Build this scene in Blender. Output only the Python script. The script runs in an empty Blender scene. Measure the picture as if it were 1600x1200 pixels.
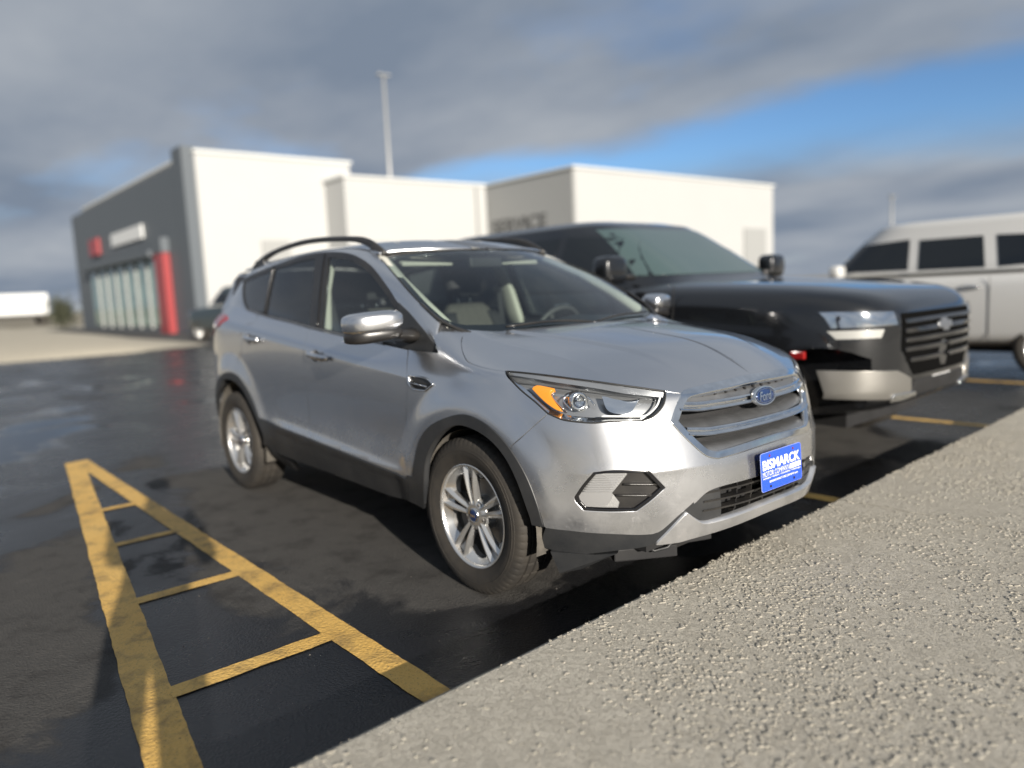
import bpy, bmesh, math, random
import numpy as np
from mathutils import Vector, Matrix
from mathutils.bvhtree import BVHTree
from mathutils.geometry import delaunay_2d_cdt

random.seed(7)
S = bpy.context.scene
COL = S.collection
R = math.radians

# ------------------------------------------------------------------ camera
CAM_POS = Vector((3.8882, -2.7542, 1.3029))
CAM_YAW, CAM_PITCH, CAM_ROLL, CAM_F = 2.4428, 0.1238, -0.0476, 1174.18   # F in pixels of a 1600 wide frame
def camera_axes():
    d = Vector((math.cos(CAM_YAW)*math.cos(CAM_PITCH), math.sin(CAM_YAW)*math.cos(CAM_PITCH), -math.sin(CAM_PITCH)))
    r = d.cross(Vector((0, 0, 1))).normalized(); u = r.cross(d)
    c, s = math.cos(CAM_ROLL), math.sin(CAM_ROLL)
    return r*c + u*s, u*c - r*s, d
cam = bpy.data.cameras.new('camera'); cam_o = bpy.data.objects.new('camera', cam); COL.objects.link(cam_o)
_r, _u, _d = camera_axes()
cam_o.matrix_world = Matrix(((_r.x, _u.x, -_d.x, CAM_POS.x), (_r.y, _u.y, -_d.y, CAM_POS.y), (_r.z, _u.z, -_d.z, CAM_POS.z), (0, 0, 0, 1)))
cam.sensor_width = 36.0; cam.lens = CAM_F/1600*36
cam.clip_start = 0.05; cam.clip_end = 4000
cam.dof.use_dof = True; cam.dof.focus_distance = 2.72
cam.dof.aperture_fstop = 0.84
S.camera = cam_o

# ------------------------------------------------------------------ sky, sun, exposure
SUN_AZ, SUN_EL = R(-15.5), R(16.0)        # azimuth measured from +x (the way the car points), towards -y
to_sun = Vector((math.cos(SUN_AZ)*math.cos(SUN_EL), math.sin(SUN_AZ)*math.cos(SUN_EL), math.sin(SUN_EL)))
sun = bpy.data.lights.new('sun', 'SUN'); sun.energy = 5.0; sun.angle = R(0.5); sun.color = (1.0, 0.925, 0.82)
sun_o = bpy.data.objects.new('sun', sun); COL.objects.link(sun_o)
sun_o.rotation_euler = to_sun.to_track_quat('Z', 'Y').to_euler(); sun_o.location = to_sun*30

W = bpy.data.worlds.new('World'); S.world = W; W.use_nodes = True
wn, wl = W.node_tree.nodes, W.node_tree.links
wn.clear()
w_out = wn.new('ShaderNodeOutputWorld'); w_bg = wn.new('ShaderNodeBackground')
w_sky = wn.new('ShaderNodeTexSky'); w_sky.sky_type = 'NISHITA'; w_sky.sun_disc = False
w_sky.sun_elevation = SUN_EL; w_sky.sun_rotation = math.pi/2 - SUN_AZ
w_sky.air_density = 1.0; w_sky.dust_density = 0.0; w_sky.ozone_density = 4.6; w_sky.altitude = 1200
w_bg.inputs['Strength'].default_value = 0.076
w_tc = wn.new('ShaderNodeTexCoord')
def wmath(op, a, b=None, clamp=False):
    n = wn.new('ShaderNodeMath'); n.operation = op; n.use_clamp = clamp
    for i, v in enumerate((a, b)):
        if v is None: continue
        if isinstance(v, (int, float)): n.inputs[i].default_value = v
        else: wl.new(v, n.inputs[i])
    return n.outputs[0]
# cloud deck on a flat layer: direction / (z + c), so that clouds bunch up towards the horizon
sepw = wn.new('ShaderNodeSeparateXYZ'); wl.new(w_tc.outputs['Generated'], sepw.inputs[0])
zc = wmath('ADD', wmath('MAXIMUM', sepw.outputs['Z'], 0.0), 0.16)
comb = wn.new('ShaderNodeCombineXYZ')
wl.new(wmath('DIVIDE', sepw.outputs['X'], zc), comb.inputs[0]); wl.new(wmath('DIVIDE', sepw.outputs['Y'], zc), comb.inputs[1])
nz0 = wn.new('ShaderNodeTexNoise'); nz0.inputs['Scale'].default_value = 0.9; nz0.inputs['Detail'].default_value = 6; nz0.inputs['Roughness'].default_value = 0.55
wl.new(comb.outputs[0], nz0.inputs['Vector'])
nz2 = wn.new('ShaderNodeTexNoise'); nz2.inputs['Scale'].default_value = 1.1; nz2.inputs['Detail'].default_value = 6; nz2.inputs['Roughness'].default_value = 0.5
mapw = wn.new('ShaderNodeMapping'); wl.new(comb.outputs[0], mapw.inputs[0]); mapw.inputs['Rotation'].default_value = (0, 0, R(-12)); mapw.inputs['Scale'].default_value = (0.7, 1.0, 1)
wl.new(mapw.outputs[0], nz2.inputs['Vector'])
# the edge of the cloud deck: a clear stretch between it and the next bank of cloud
sepc = wn.new('ShaderNodeSeparateXYZ'); wl.new(comb.outputs[0], sepc.inputs[0])
tt = wmath('POWER', wmath('ABSOLUTE', wmath('ADD', sepc.outputs['X'], 0.6)), 2.0)
yn = wmath('ADD', sepc.outputs['Y'], wmath('MULTIPLY', wmath('SUBTRACT', nz0.outputs['Fac'], 0.5), 0.9))
lo_e = wmath('SUBTRACT', 2.36, wmath('MULTIPLY', tt, 0.11)); hi_e = wmath('SUBTRACT', 3.22, wmath('MULTIPLY', tt, 0.25))
def wstep(v, w): 
    n = wn.new('ShaderNodeMapRange'); n.interpolation_type = 'SMOOTHSTEP'; wl.new(v, n.inputs['Value'])
    n.inputs['From Min'].default_value = -w; n.inputs['From Max'].default_value = w; return n.outputs['Result']
gap = wmath('MULTIPLY', wstep(wmath('SUBTRACT', yn, lo_e), 0.14), wstep(wmath('SUBTRACT', hi_e, yn), 0.45))
thin = wn.new('ShaderNodeValToRGB'); thin.color_ramp.elements[0].position = 0.28; thin.color_ramp.elements[0].color = (0.55,)*3+(1,); thin.color_ramp.elements[1].position = 0.46
wl.new(nz0.outputs['Fac'], thin.inputs[0])
covf = wmath('MULTIPLY', wmath('SUBTRACT', 1.0, wmath('MULTIPLY', gap, 0.97)), thin.outputs[0], clamp=True)
ccol = wn.new('ShaderNodeValToRGB')
ccol.color_ramp.elements[0].position = 0.36; ccol.color_ramp.elements[0].color = (1.62, 2.00, 2.60, 1)
ccol.color_ramp.elements[1].position = 0.68; ccol.color_ramp.elements[1].color = (3.25, 3.5, 3.85, 1)
wl.new(nz2.outputs['Fac'], ccol.inputs[0])
mixw = wn.new('ShaderNodeMix'); mixw.data_type = 'RGBA'
wl.new(covf, mixw.inputs['Factor']); wl.new(w_sky.outputs[0], mixw.inputs['A']); wl.new(ccol.outputs[0], mixw.inputs['B'])
wl.new(mixw.outputs['Result'], w_bg.inputs['Color']); wl.new(w_bg.outputs[0], w_out.inputs[0])

vs = S.view_settings
vs.view_transform = 'Standard'; vs.look = 'None'; vs.exposure = 0.74; vs.gamma = 1.0; vs.use_curve_mapping = False
S.cycles.use_denoising = True
S.cycles.max_bounces = 8; S.cycles.transparent_max_bounces = 16; S.cycles.caustics_reflective = False; S.cycles.caustics_refractive = False

# ------------------------------------------------------------------ helpers
def link(o, parent=None):
    COL.objects.link(o)
    if parent is not None: o.parent = parent
    return o
def empty(name, loc=(0, 0, 0), rz=0.0, parent=None):
    o = bpy.data.objects.new(name, None); o.empty_display_size = 0.2
    o.location = loc; o.rotation_euler = (0, 0, rz)
    return link(o, parent)
def tag(o, label=None, cat=None, group=None, kind=None):
    if label: o['label'] = label
    if cat: o['category'] = cat
    if group: o['group'] = group
    if kind: o['kind'] = kind
    return o
def mesh_obj(name, verts, faces, mat, parent=None, smooth=False, normals=None, loc=None):
    me = bpy.data.meshes.new(name)
    me.from_pydata([tuple(v) for v in verts], [], [tuple(f) for f in faces]); me.validate()
    if smooth or normals is not None: me.polygons.foreach_set('use_smooth', [True]*len(me.polygons))
    if normals is not None and len(me.vertices) == len(normals): me.normals_split_custom_set_from_vertices([tuple(n) for n in normals])
    mats = mat if isinstance(mat, (list, tuple)) else [mat]
    for m in mats: me.materials.append(m)
    o = bpy.data.objects.new(name, me)
    if loc is not None: o.location = loc
    return link(o, parent)
class MB:
    """collects verts and faces of one mesh"""
    def __init__(self): self.v = []; self.f = []; self.mi = []
    def add(self, vs_, fs_, m=0):
        n = len(self.v); self.v += [tuple(v) for v in vs_]; self.f += [tuple(i+n for i in f) for f in fs_]; self.mi += [m]*len(fs_)
        return self
    def box(self, c, s, rz=0.0, ry=0.0, rx=0.0, m=0, bev=0.0):
        M = Matrix.Translation(Vector(c)) @ Matrix.Rotation(rz, 4, 'Z') @ Matrix.Rotation(ry, 4, 'Y') @ Matrix.Rotation(rx, 4, 'X')
        if bev > 0:
            bm = bmesh.new(); bmesh.ops.create_cube(bm, size=1.0)
            for v in bm.verts: v.co = Vector((v.co.x*s[0], v.co.y*s[1], v.co.z*s[2]))
            bmesh.ops.bevel(bm, geom=list(bm.edges), offset=bev, segments=2, affect='EDGES', profile=0.6)
            bm.verts.ensure_lookup_table()
            vs_ = [M @ v.co for v in bm.verts]; fs_ = [[v.index for v in f.verts] for f in bm.faces]
            bm.free(); return self.add(vs_, fs_, m)
        h = [(a*s[0]/2, b*s[1]/2, c_*s[2]/2) for a in (-1, 1) for b in (-1, 1) for c_ in (-1, 1)]
        return self.add([M @ Vector(q) for q in h], [(0, 1, 3, 2), (4, 6, 7, 5), (0, 4, 5, 1), (2, 3, 7, 6), (0, 2, 6, 4), (1, 5, 7, 3)], m)
    def tube(self, pts, rad, n=8, m=0, cap=True, closed=False):
        pts = [Vector(p) for p in pts]; k = len(pts)
        rads = rad if isinstance(rad, list) else [rad]*k
        rings = []; up = None
        for i, p in enumerate(pts):
            if closed: t = (pts[(i+1) % k]-pts[i-1])
            else: t = pts[min(i+1, k-1)]-pts[max(i-1, 0)]
            t.normalize()
            if up is None:
                up = Vector((0, 0, 1)) if abs(t.z) < 0.9 else Vector((1, 0, 0))
            a = t.cross(up); a.normalize(); b = a.cross(t).normalized(); up = b
            r_ = rads[i]; ra, rb = r_ if isinstance(r_, (list, tuple)) else (r_, r_)
            rings.append([p + a*(ra*math.cos(2*math.pi*j/n)) + b*(rb*math.sin(2*math.pi*j/n)) for j in range(n)])
        vs_ = [v for rg in rings for v in rg]; fs_ = []
        for i in range(k if closed else k-1):
            i2 = (i+1) % k
            for j in range(n):
                j2 = (j+1) % n
                fs_.append((i*n+j, i*n+j2, i2*n+j2, i2*n+j))
        if cap and not closed: fs_ += [tuple(range(n-1, -1, -1)), tuple((k-1)*n+j for j in range(n))]
        return self.add(vs_, fs_, m)
    def lathe(self, prof, n=48, axis='Y', c=(0, 0, 0), m=0, rfun=None):
        """profile (radius, offset along the axis) turned round the axis"""
        vs_ = []; k = len(prof)
        for j in range(n):
            a = 2*math.pi*j/n
            for i, (r_, h) in enumerate(prof):
                q = r_ if rfun is None else rfun(i, j, r_)
                p = (q*math.cos(a), q*math.sin(a), h)
                if axis == 'Y': p = (p[0], h, p[1])
                elif axis == 'X': p = (h, p[0], p[1])
                vs_.append((p[0]+c[0], p[1]+c[1], p[2]+c[2]))
        fs_ = []
        for j in range(n):
            j2 = (j+1) % n
            for i in range(k-1): fs_.append((j*k+i, j*k+i+1, j2*k+i+1, j2*k+i))
        return self.add(vs_, fs_, m)
    def prism(self, poly, origin, ux, uy, depth, m=0):
        """flat polygon (2D) extruded by the vector depth"""
        o = Vector(origin); ux = Vector(ux); uy = Vector(uy); d = Vector(depth); n = len(poly)
        a = [o + ux*p[0] + uy*p[1] for p in poly]; b = [q + d for q in a]
        fs_ = [tuple(range(n)), tuple(range(2*n-1, n-1, -1))] + [(i, i+n, (i+1) % n + n, (i+1) % n) for i in range(n)]
        return self.add(a+b, fs_, m)
    def build(self, name, mat, parent=None, smooth=False, bevel=0.0, loc=None, autosmooth=None):
        o = mesh_obj(name, self.v, self.f, mat, parent, smooth, loc=loc)
        if any(self.mi):
            for p, i in zip(o.data.polygons, self.mi): p.material_index = i
        bm = bmesh.new(); bm.from_mesh(o.data); bmesh.ops.recalc_face_normals(bm, faces=bm.faces)
        if bevel > 0: bmesh.ops.bevel(bm, geom=[e for e in bm.edges if e.is_manifold and e.calc_face_angle(0) > 0.5], offset=bevel, segments=2, affect='EDGES', profile=0.6, clamp_overlap=True)
        bm.to_mesh(o.data); bm.free()
        if autosmooth is not None:
            o.data.polygons.foreach_set('use_smooth', [True]*len(o.data.polygons)); o.data.set_sharp_from_angle(angle=R(autosmooth))
        return o
def copy_tree(o, parent=None, skip=()):
    c = o.copy(); COL.objects.link(c); c.parent = parent
    for ch in o.children:
        if ch.name.split('.')[0] not in skip: copy_tree(ch, c, skip)
    return c
def sstep(a, b, x):
    t = np.clip((np.asarray(x, float)-a)/(b-a), 0, 1); return t*t*(3-2*t)
# ------------------------------------------------------------------ materials
class NT:
    def __init__(self, name):
        self.m = bpy.data.materials.new(name); self.m.use_nodes = True
        self.n, self.l = self.m.node_tree.nodes, self.m.node_tree.links
        self.p = self.n['Principled BSDF']; self.out = self.n['Material Output']; self._tc = None
    def set(self, **k):
        for a, b in k.items():
            i = self.p.inputs[a.replace('_', ' ')]
            if isinstance(b, (tuple, list)) and len(b) == 3 and i.type == 'RGBA': b = (*b, 1)
            if hasattr(b, 'is_output'): self.l.new(b, i)
            else: i.default_value = b
        return self
    def coord(self, kind='Object', scale=None):
        if self._tc is None: self._tc = self.n.new('ShaderNodeTexCoord')
        o = self._tc.outputs[kind]
        if scale is not None:
            mp = self.n.new('ShaderNodeMapping'); mp.inputs['Scale'].default_value = scale if isinstance(scale, tuple) else (scale,)*3
            self.l.new(o, mp.inputs[0]); o = mp.outputs[0]
        return o
    def noise(self, scale, detail=4, rough=0.55, vec=None, dist=0.0):
        n = self.n.new('ShaderNodeTexNoise'); n.inputs['Scale'].default_value = scale; n.inputs['Detail'].default_value = detail
        n.inputs['Roughness'].default_value = rough; n.inputs['Distortion'].default_value = dist
        self.l.new(vec if vec is not None else self.coord(), n.inputs['Vector']); return n.outputs['Fac']
    def voronoi(self, scale, feature='F1', vec=None, out='Distance'):
        n = self.n.new('ShaderNodeTexVoronoi'); n.feature = feature; n.inputs['Scale'].default_value = scale
        self.l.new(vec if vec is not None else self.coord(), n.inputs['Vector']); return n.outputs[out]
    def ramp(self, fac, stops, interp='LINEAR'):
        n = self.n.new('ShaderNodeValToRGB'); cr = n.color_ramp; cr.interpolation = interp
        while len(cr.elements) < len(stops): cr.elements.new(0.5)
        for e, (p, c) in zip(cr.elements, stops):
            e.position = p; e.color = (c, c, c, 1) if isinstance(c, (int, float)) else (*c, 1)
        self.l.new(fac, n.inputs[0]); return n.outputs[0]
    def math(self, op, a, b=None, c=None, clamp=False):
        n = self.n.new('ShaderNodeMath'); n.operation = op; n.use_clamp = clamp
        for i, v in enumerate((a, b, c)):
            if v is None: continue
            if isinstance(v, (int, float)): n.inputs[i].default_value = v
            else: self.l.new(v, n.inputs[i])
        return n.outputs[0]
    def mix(self, fac, a, b, blend='MIX'):
        n = self.n.new('ShaderNodeMix'); n.data_type = 'RGBA'; n.blend_type = blend
        for k, v in (('Factor', fac), ('A', a), ('B', b)):
            if isinstance(v, (int, float)) and k == 'Factor': n.inputs[k].default_value = v
            elif isinstance(v, (int, float)): n.inputs[k].default_value = (v, v, v, 1)
            elif isinstance(v, (tuple, list)): n.inputs[k].default_value = (*v[:3], 1)
            else: self.l.new(v, n.inputs[k])
        return n.outputs['Result']
    def bump(self, h, strength=0.3, dist=0.01, normal=None):
        n = self.n.new('ShaderNodeBump'); n.inputs['Strength'].default_value = strength; n.inputs['Distance'].default_value = dist
        self.l.new(h, n.inputs['Height'])
        if normal is not None: self.l.new(normal, n.inputs['Normal'])
        return n.outputs[0]
    def sep(self, vec=None):
        n = self.n.new('ShaderNodeSeparateXYZ'); self.l.new(vec if vec is not None else self.coord(), n.inputs[0]); return n.outputs
def simple(name, col, rough=0.5, metal=0.0, coat=0.0, spec=0.5, var=0.0, vscale=6.0, bump=0.0, bscale=200.0, **k):
    t = NT(name); t.set(Base_Color=col, Roughness=rough, Metallic=metal, Coat_Weight=coat, Specular_IOR_Level=spec, **k)
    if var > 0:
        n = t.noise(vscale, 5)
        t.set(Base_Color=t.mix(t.ramp(n, [(0.3, 0), (0.7, 1)]), tuple(c*(1-var) for c in col), tuple(min(1, c*(1+var)) for c in col)))
        t.set(Roughness=t.ramp(n, [(0.3, max(0.02, rough*0.85)), (0.7, min(1, rough*1.15))]))
    if bump > 0: t.set(Normal=t.bump(t.noise(bscale, 3), bump, 0.002))
    return t.m
def glassy(name, tint=(1, 1, 1), rough=0.0, extra_dark=0.0, ior=1.5, keep=1.0):
    """a thin pane: light passes straight, Fresnel reflection on top"""
    t = NT(name); t.n.remove(t.p)
    tr = t.n.new('ShaderNodeBsdfTransparent'); tr.inputs[0].default_value = (*[c*keep for c in tint], 1)
    gl = t.n.new('ShaderNodeBsdfGlossy'); gl.inputs['Roughness'].default_value = rough; gl.inputs['Color'].default_value = (1, 1, 1, 1)
    fr = t.n.new('ShaderNodeFresnel'); fr.inputs['IOR'].default_value = ior
    geo = t.n.new('ShaderNodeNewGeometry')
    # the Fresnel node must see a front face on both sides of the pane
    t.l.new(t.mix(geo.outputs['Backfacing'], (ior,)*3, (1/ior,)*3), fr.inputs['IOR'])
    f = t.math('MULTIPLY', fr.outputs[0], 1.25, clamp=True)
    mx = t.n.new('ShaderNodeMixShader'); t.l.new(f, mx.inputs[0]); t.l.new(tr.outputs[0], mx.inputs[1]); t.l.new(gl.outputs[0], mx.inputs[2])
    t.l.new(mx.outputs[0], t.out.inputs[0])
    return t.m
def paint(name, col, metal=0.85, rough=0.32, dirt=0.0):
    t = NT(name)
    base = t.mix(t.ramp(t.noise(2600, 1), [(0.35, 0), (0.65, 1)]), tuple(c*0.94 for c in col), tuple(min(1, c*1.06) for c in col))
    t.set(Metallic=metal, Roughness=rough, Coat_Weight=1.0, Coat_Roughness=0.03, Base_Color=base)
    if dirt > 0:   # road film: thick near the ground, thin streaks above
        xyz = t.sep(t.coord('Object'))
        low = t.ramp(xyz[2], [(0.0, 1.0), (0.34, 0.85), (0.54, 0.26), (0.70, 0.05), (1.0, 0.015)])
        pat = t.ramp(t.noise(5.5, 7, 0.65), [(0.38, 0.25), (0.66, 1.0)])
        sp = t.ramp(t.noise(75, 3, 0.6), [(0.60, 0.0), (0.70, 0.55)])
        f = t.math('MULTIPLY', t.math('ADD', t.math('MULTIPLY', low, pat), t.math('MULTIPLY', sp, low)), dirt, clamp=True)
        t.set(Base_Color=t.mix(f, base, (0.235, 0.205, 0.165)), Metallic=t.math('SUBTRACT', metal, t.math('MULTIPLY', f, metal)),
              Roughness=t.math('ADD', t.math('MULTIPLY', f, 0.45), rough), Coat_Weight=t.math('SUBTRACT', 1.0, t.math('MULTIPLY', f, 1.0), clamp=True),
              Coat_Roughness=t.math('ADD', t.math('MULTIPLY', f, 0.3), 0.035))
    return t.m
M = {}
M['silver'] = paint('silver_paint', (0.60, 0.61, 0.63), metal=0.95, rough=0.25, dirt=0.36)
M['chrome'] = simple('chrome', (0.78, 0.79, 0.80), 0.09, 1.0, var=0.08, vscale=30)
M['satin'] = simple('satin_silver_plastic', (0.24, 0.245, 0.255), 0.36, 0.75, var=0.10, vscale=18)
def plastic(name, col, rough, dust, dcol=(0.20, 0.18, 0.15)):
    t = NT(name); n = t.noise(6, 7, 0.65); f = t.math('MULTIPLY', t.ramp(n, [(0.35, 0.15), (0.68, 1.0)]), dust)
    t.set(Base_Color=t.mix(f, col, dcol), Roughness=t.math('ADD', t.math('MULTIPLY', f, 0.3), rough), Normal=t.bump(t.noise(900, 2), 0.12, 0.001)); return t.m
M['clad'] = plastic('black_cladding', (0.016, 0.0175, 0.020), 0.45, 0.13, (0.135, 0.130, 0.120))
M['trim'] = plastic('black_trim', (0.012, 0.012, 0.013), 0.30, 0.10)
M['gloss_black'] = simple('gloss_black', (0.008, 0.008, 0.009), 0.12, coat=0.6)
M['dark'] = simple('dark_void', (0.010, 0.010, 0.011), 0.8, var=0.3)
M['well'] = plastic('wheel_liner', (0.022, 0.021, 0.020), 0.8, 0.7)
M['rubber_seal'] = simple('rubber_seal', (0.012, 0.012, 0.012), 0.55)
def tyre_mat():
    t = NT('tyre_rubber'); n = t.noise(14, 6, 0.6); geo = t.sep(t.coord('Object'))
    f = t.ramp(n, [(0.30, 0.25), (0.66, 0.85)])
    t.set(Base_Color=t.mix(f, (0.013, 0.0125, 0.012), (0.040, 0.034, 0.027)), Roughness=0.78, Normal=t.bump(t.noise(240, 2), 0.25, 0.001)); return t.m
M['tyre'] = tyre_mat()
M['alloy'] = plastic('alloy_rim', (0.68, 0.68, 0.67), 0.26, 0.18, (0.26, 0.23, 0.19)); M['alloy'].node_tree.nodes['Principled BSDF'].inputs['Metallic'].default_value = 0.85
M['barrel'] = plastic('rim_barrel', (0.30, 0.29, 0.28), 0.5, 0.7, (0.20, 0.17, 0.13)); M['barrel'].node_tree.nodes['Principled BSDF'].inputs['Metallic'].default_value = 0.5
M['steel'] = simple('brushed_steel', (0.32, 0.31, 0.30), 0.42, 0.9, var=0.25, vscale=20)
M['caliper'] = simple('caliper_grey', (0.10, 0.095, 0.09), 0.7, var=0.3)
M['glass'] = glassy('window_glass', (0.80, 0.88, 0.85), keep=0.82)
M['glass_tint'] = glassy('privacy_glass', (0.16, 0.18, 0.19), keep=0.7)
M['lens'] = glassy('headlamp_lens', (0.97, 0.98, 0.99), rough=0.03)
M['amber'] = NT('amber_lens').set(Base_Color=(0.95, 0.33, 0.015), Roughness=0.16, Transmission_Weight=0.25, Coat_Weight=0.6, Subsurface_Weight=0.0).m
M['red_lens'] = NT('red_lens').set(Base_Color=(0.28, 0.012, 0.012), Roughness=0.12, Coat_Weight=1.0).m
M['reflector'] = simple('lamp_reflector', (0.83, 0.84, 0.85), 0.07, 1.0)
M['lamp_grey'] = simple('lamp_bezel', (0.34, 0.345, 0.35), 0.22, 0.7, var=0.1)
M['clear_lens'] = NT('fluted_clear_lens').set(Base_Color=(0.9, 0.9, 0.9), Roughness=0.06, Transmission_Weight=0.75, IOR=1.45).m
M['guide'] = simple('light_guide', (0.80, 0.81, 0.80), 0.15, coat=0.5)
M['emblem_blue'] = simple('emblem_blue', (0.010, 0.030, 0.105), 0.18, 0.2, coat=1.0)
M['plate_blue'] = simple('plate_blue', (0.021, 0.082, 0.68), 0.35, coat=0.2, var=0.04)
M['white_print'] = simple('white_print', (0.80, 0.80, 0.80), 0.5)
M['seat'] = simple('seat_cloth', (0.085, 0.08, 0.072), 0.9, var=0.15, vscale=40, bump=0.3, bscale=500)
M['seat_dark'] = simple('seat_cloth_dark', (0.025, 0.025, 0.027), 0.9, var=0.15, vscale=40, bump=0.3, bscale=500)
M['interior_light'] = simple('interior_trim_light', (0.52, 0.51, 0.45), 0.8, var=0.05)
M['interior_dark'] = simple('interior_trim_dark', (0.022, 0.022, 0.024), 0.6, var=0.1, bump=0.2, bscale=300)
M['dash_grey'] = simple('dashboard', (0.055, 0.055, 0.058), 0.55, var=0.1, bump=0.2, bscale=300)
M['carpet'] = simple('carpet', (0.02, 0.02, 0.02), 0.95)
# ------------------------------------------------------------------ the car's skin: one smooth surface from a control cage
HUB_X, HUB_Z = 1.345, 0.345
def belt_z(x): return 1.128 - 0.0925*np.asarray(x)
def crease_z(x): return 1.013 - 0.094*np.asarray(x)
BELT = [  # columns from the tail, along the side, round the nose; rows (x, half width, z) from the shoulder down to the sill
 [(-2.10,0.00,1.24),(-2.19,0.00,1.17),(-2.23,0.00,1.08),(-2.25,0.00,0.90),(-2.28,0.00,0.70),(-2.28,0.00,0.50),(-2.20,0.00,0.32)],
 [(-2.09,0.33,1.24),(-2.17,0.36,1.17),(-2.21,0.38,1.08),(-2.23,0.39,0.90),(-2.26,0.40,0.70),(-2.26,0.40,0.50),(-2.18,0.38,0.32)],
 [(-2.02,0.58,1.245),(-2.08,0.63,1.18),(-2.11,0.655,1.09),(-2.13,0.67,0.92),(-2.15,0.68,0.71),(-2.14,0.68,0.51),(-2.07,0.65,0.32)],
 [(-1.86,0.705,1.26),(-1.89,0.765,1.195),(-1.91,0.795,1.125),(-1.92,0.805,0.94),(-1.93,0.81,0.72),(-1.92,0.81,0.51),(-1.88,0.77,0.31)],
 [(-1.62,0.752,1.302),(-1.62,0.825,1.215),(-1.62,0.862,1.148),(-1.62,0.880,0.94),(-1.62,0.885,0.71),(-1.62,0.885,0.50),(-1.62,0.845,0.30)],
 [(-1.345,0.775,1.278),(-1.345,0.845,1.192),(-1.345,0.882,1.128),(-1.345,0.897,0.92),(-1.345,0.898,0.68),(-1.345,0.898,0.48),(-1.345,0.86,0.30)],
 [(-0.95,0.787,1.242),(-0.95,0.855,1.156),(-0.95,0.890,1.095),(-0.95,0.901,0.885),(-0.95,0.895,0.64),(-0.95,0.903,0.47),(-0.95,0.865,0.30)],
 [(-0.45,0.79,1.196),(-0.45,0.858,1.110),(-0.45,0.894,1.050),(-0.45,0.903,0.855),(-0.45,0.894,0.62),(-0.45,0.905,0.465),(-0.45,0.865,0.30)],
 [(0.10,0.79,1.146),(0.10,0.860,1.060),(0.10,0.894,1.000),(0.10,0.903,0.825),(0.10,0.894,0.61),(0.10,0.905,0.46),(0.10,0.865,0.30)],
 [(0.61,0.792,1.112),(0.60,0.860,1.016),(0.60,0.892,0.955),(0.60,0.902,0.80),(0.60,0.895,0.61),(0.60,0.905,0.46),(0.60,0.865,0.30)],
 [(0.955,0.742,1.168),(0.955,0.851,1.030),(0.95,0.888,0.937),(0.95,0.902,0.788),(0.95,0.899,0.61),(0.95,0.904,0.46),(0.95,0.865,0.295)],
 [(1.10,0.755,1.118),(1.13,0.853,0.992),(1.14,0.889,0.915),(1.14,0.903,0.778),(1.14,0.902,0.61),(1.14,0.903,0.455),(1.14,0.865,0.285)],
 [(1.32,0.822,1.018),(1.335,0.868,0.955),(1.345,0.893,0.880),(1.345,0.905,0.770),(1.345,0.907,0.60),(1.345,0.903,0.45),(1.345,0.865,0.28)],
 [(1.586,0.838,0.988),(1.615,0.874,0.930),(1.635,0.893,0.860),(1.65,0.900,0.760),(1.655,0.902,0.60),(1.655,0.897,0.44),(1.65,0.855,0.27)],
 [(1.83,0.735,0.952),(1.855,0.785,0.900),(1.868,0.812,0.825),(1.88,0.826,0.725),(1.885,0.832,0.59),(1.88,0.825,0.42),(1.85,0.785,0.26)],
 [(1.985,0.618,0.928),(2.018,0.645,0.868),(2.036,0.662,0.795),(2.048,0.672,0.700),(2.060,0.680,0.58),(2.055,0.672,0.42),(2.02,0.640,0.26)],
 [(2.100,0.425,0.893),(2.124,0.440,0.850),(2.144,0.455,0.770),(2.165,0.468,0.670),(2.180,0.478,0.57),(2.177,0.475,0.41),(2.130,0.455,0.26)],
 [(2.158,0.215,0.900),(2.182,0.220,0.858),(2.206,0.228,0.775),(2.232,0.235,0.668),(2.252,0.240,0.56),(2.248,0.240,0.41),(2.185,0.230,0.255)],
 [(2.165,0.00,0.904),(2.190,0.00,0.860),(2.216,0.00,0.775),(2.243,0.00,0.668),(2.263,0.00,0.56),(2.258,0.00,0.41),(2.195,0.00,0.255)],
]
HOOD_SIDE = [10, 11, 12, 13, 14, 15]; HOOD_FRONT = [15, 16, 17, 18]
HOOD = [  # rows from the cowl forward, three points each from near the edge to the centre
 [(1.040,0.54,1.140),(1.095,0.28,1.138),(1.115,0.00,1.138)],
 [(1.180,0.56,1.106),(1.205,0.29,1.120),(1.225,0.00,1.122)],
 [(1.400,0.58,1.075),(1.440,0.30,1.094),(1.455,0.00,1.098)],
 [(1.650,0.58,1.036),(1.690,0.30,1.058),(1.705,0.00,1.063)],
 [(1.915,0.53,0.978),(1.945,0.28,1.012),(1.955,0.00,1.017)],
]
def build_cage():
    idx = {}; V = []; F = []
    def v(p, s):
        q = (p[0], -p[1]*s if p[1] else 0.0, p[2])
        k = (round(q[0], 5), round(q[1], 5), round(q[2], 5))
        if k not in idx: idx[k] = len(V); V.append(q)
        return idx[k]
    for s in (1, -1):
        n = len(BELT)
        for c in range(n-1):
            for r in range(6):
                f = [v(BELT[c][r], s), v(BELT[c][r+1], s), v(BELT[c+1][r+1], s), v(BELT[c+1][r], s)]
                F.append(f if s == 1 else f[::-1])
        G = [[BELT[HOOD_SIDE[i]][0]] + HOOD[i] for i in range(5)] + [[BELT[c][0] for c in HOOD_FRONT]]
        for i in range(5):
            for j in range(3):
                f = [v(G[i][j], s), v(G[i+1][j], s), v(G[i+1][j+1], s), v(G[i][j+1], s)]
                F.append(f if s == 1 else f[::-1])
    return V, F
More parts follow.
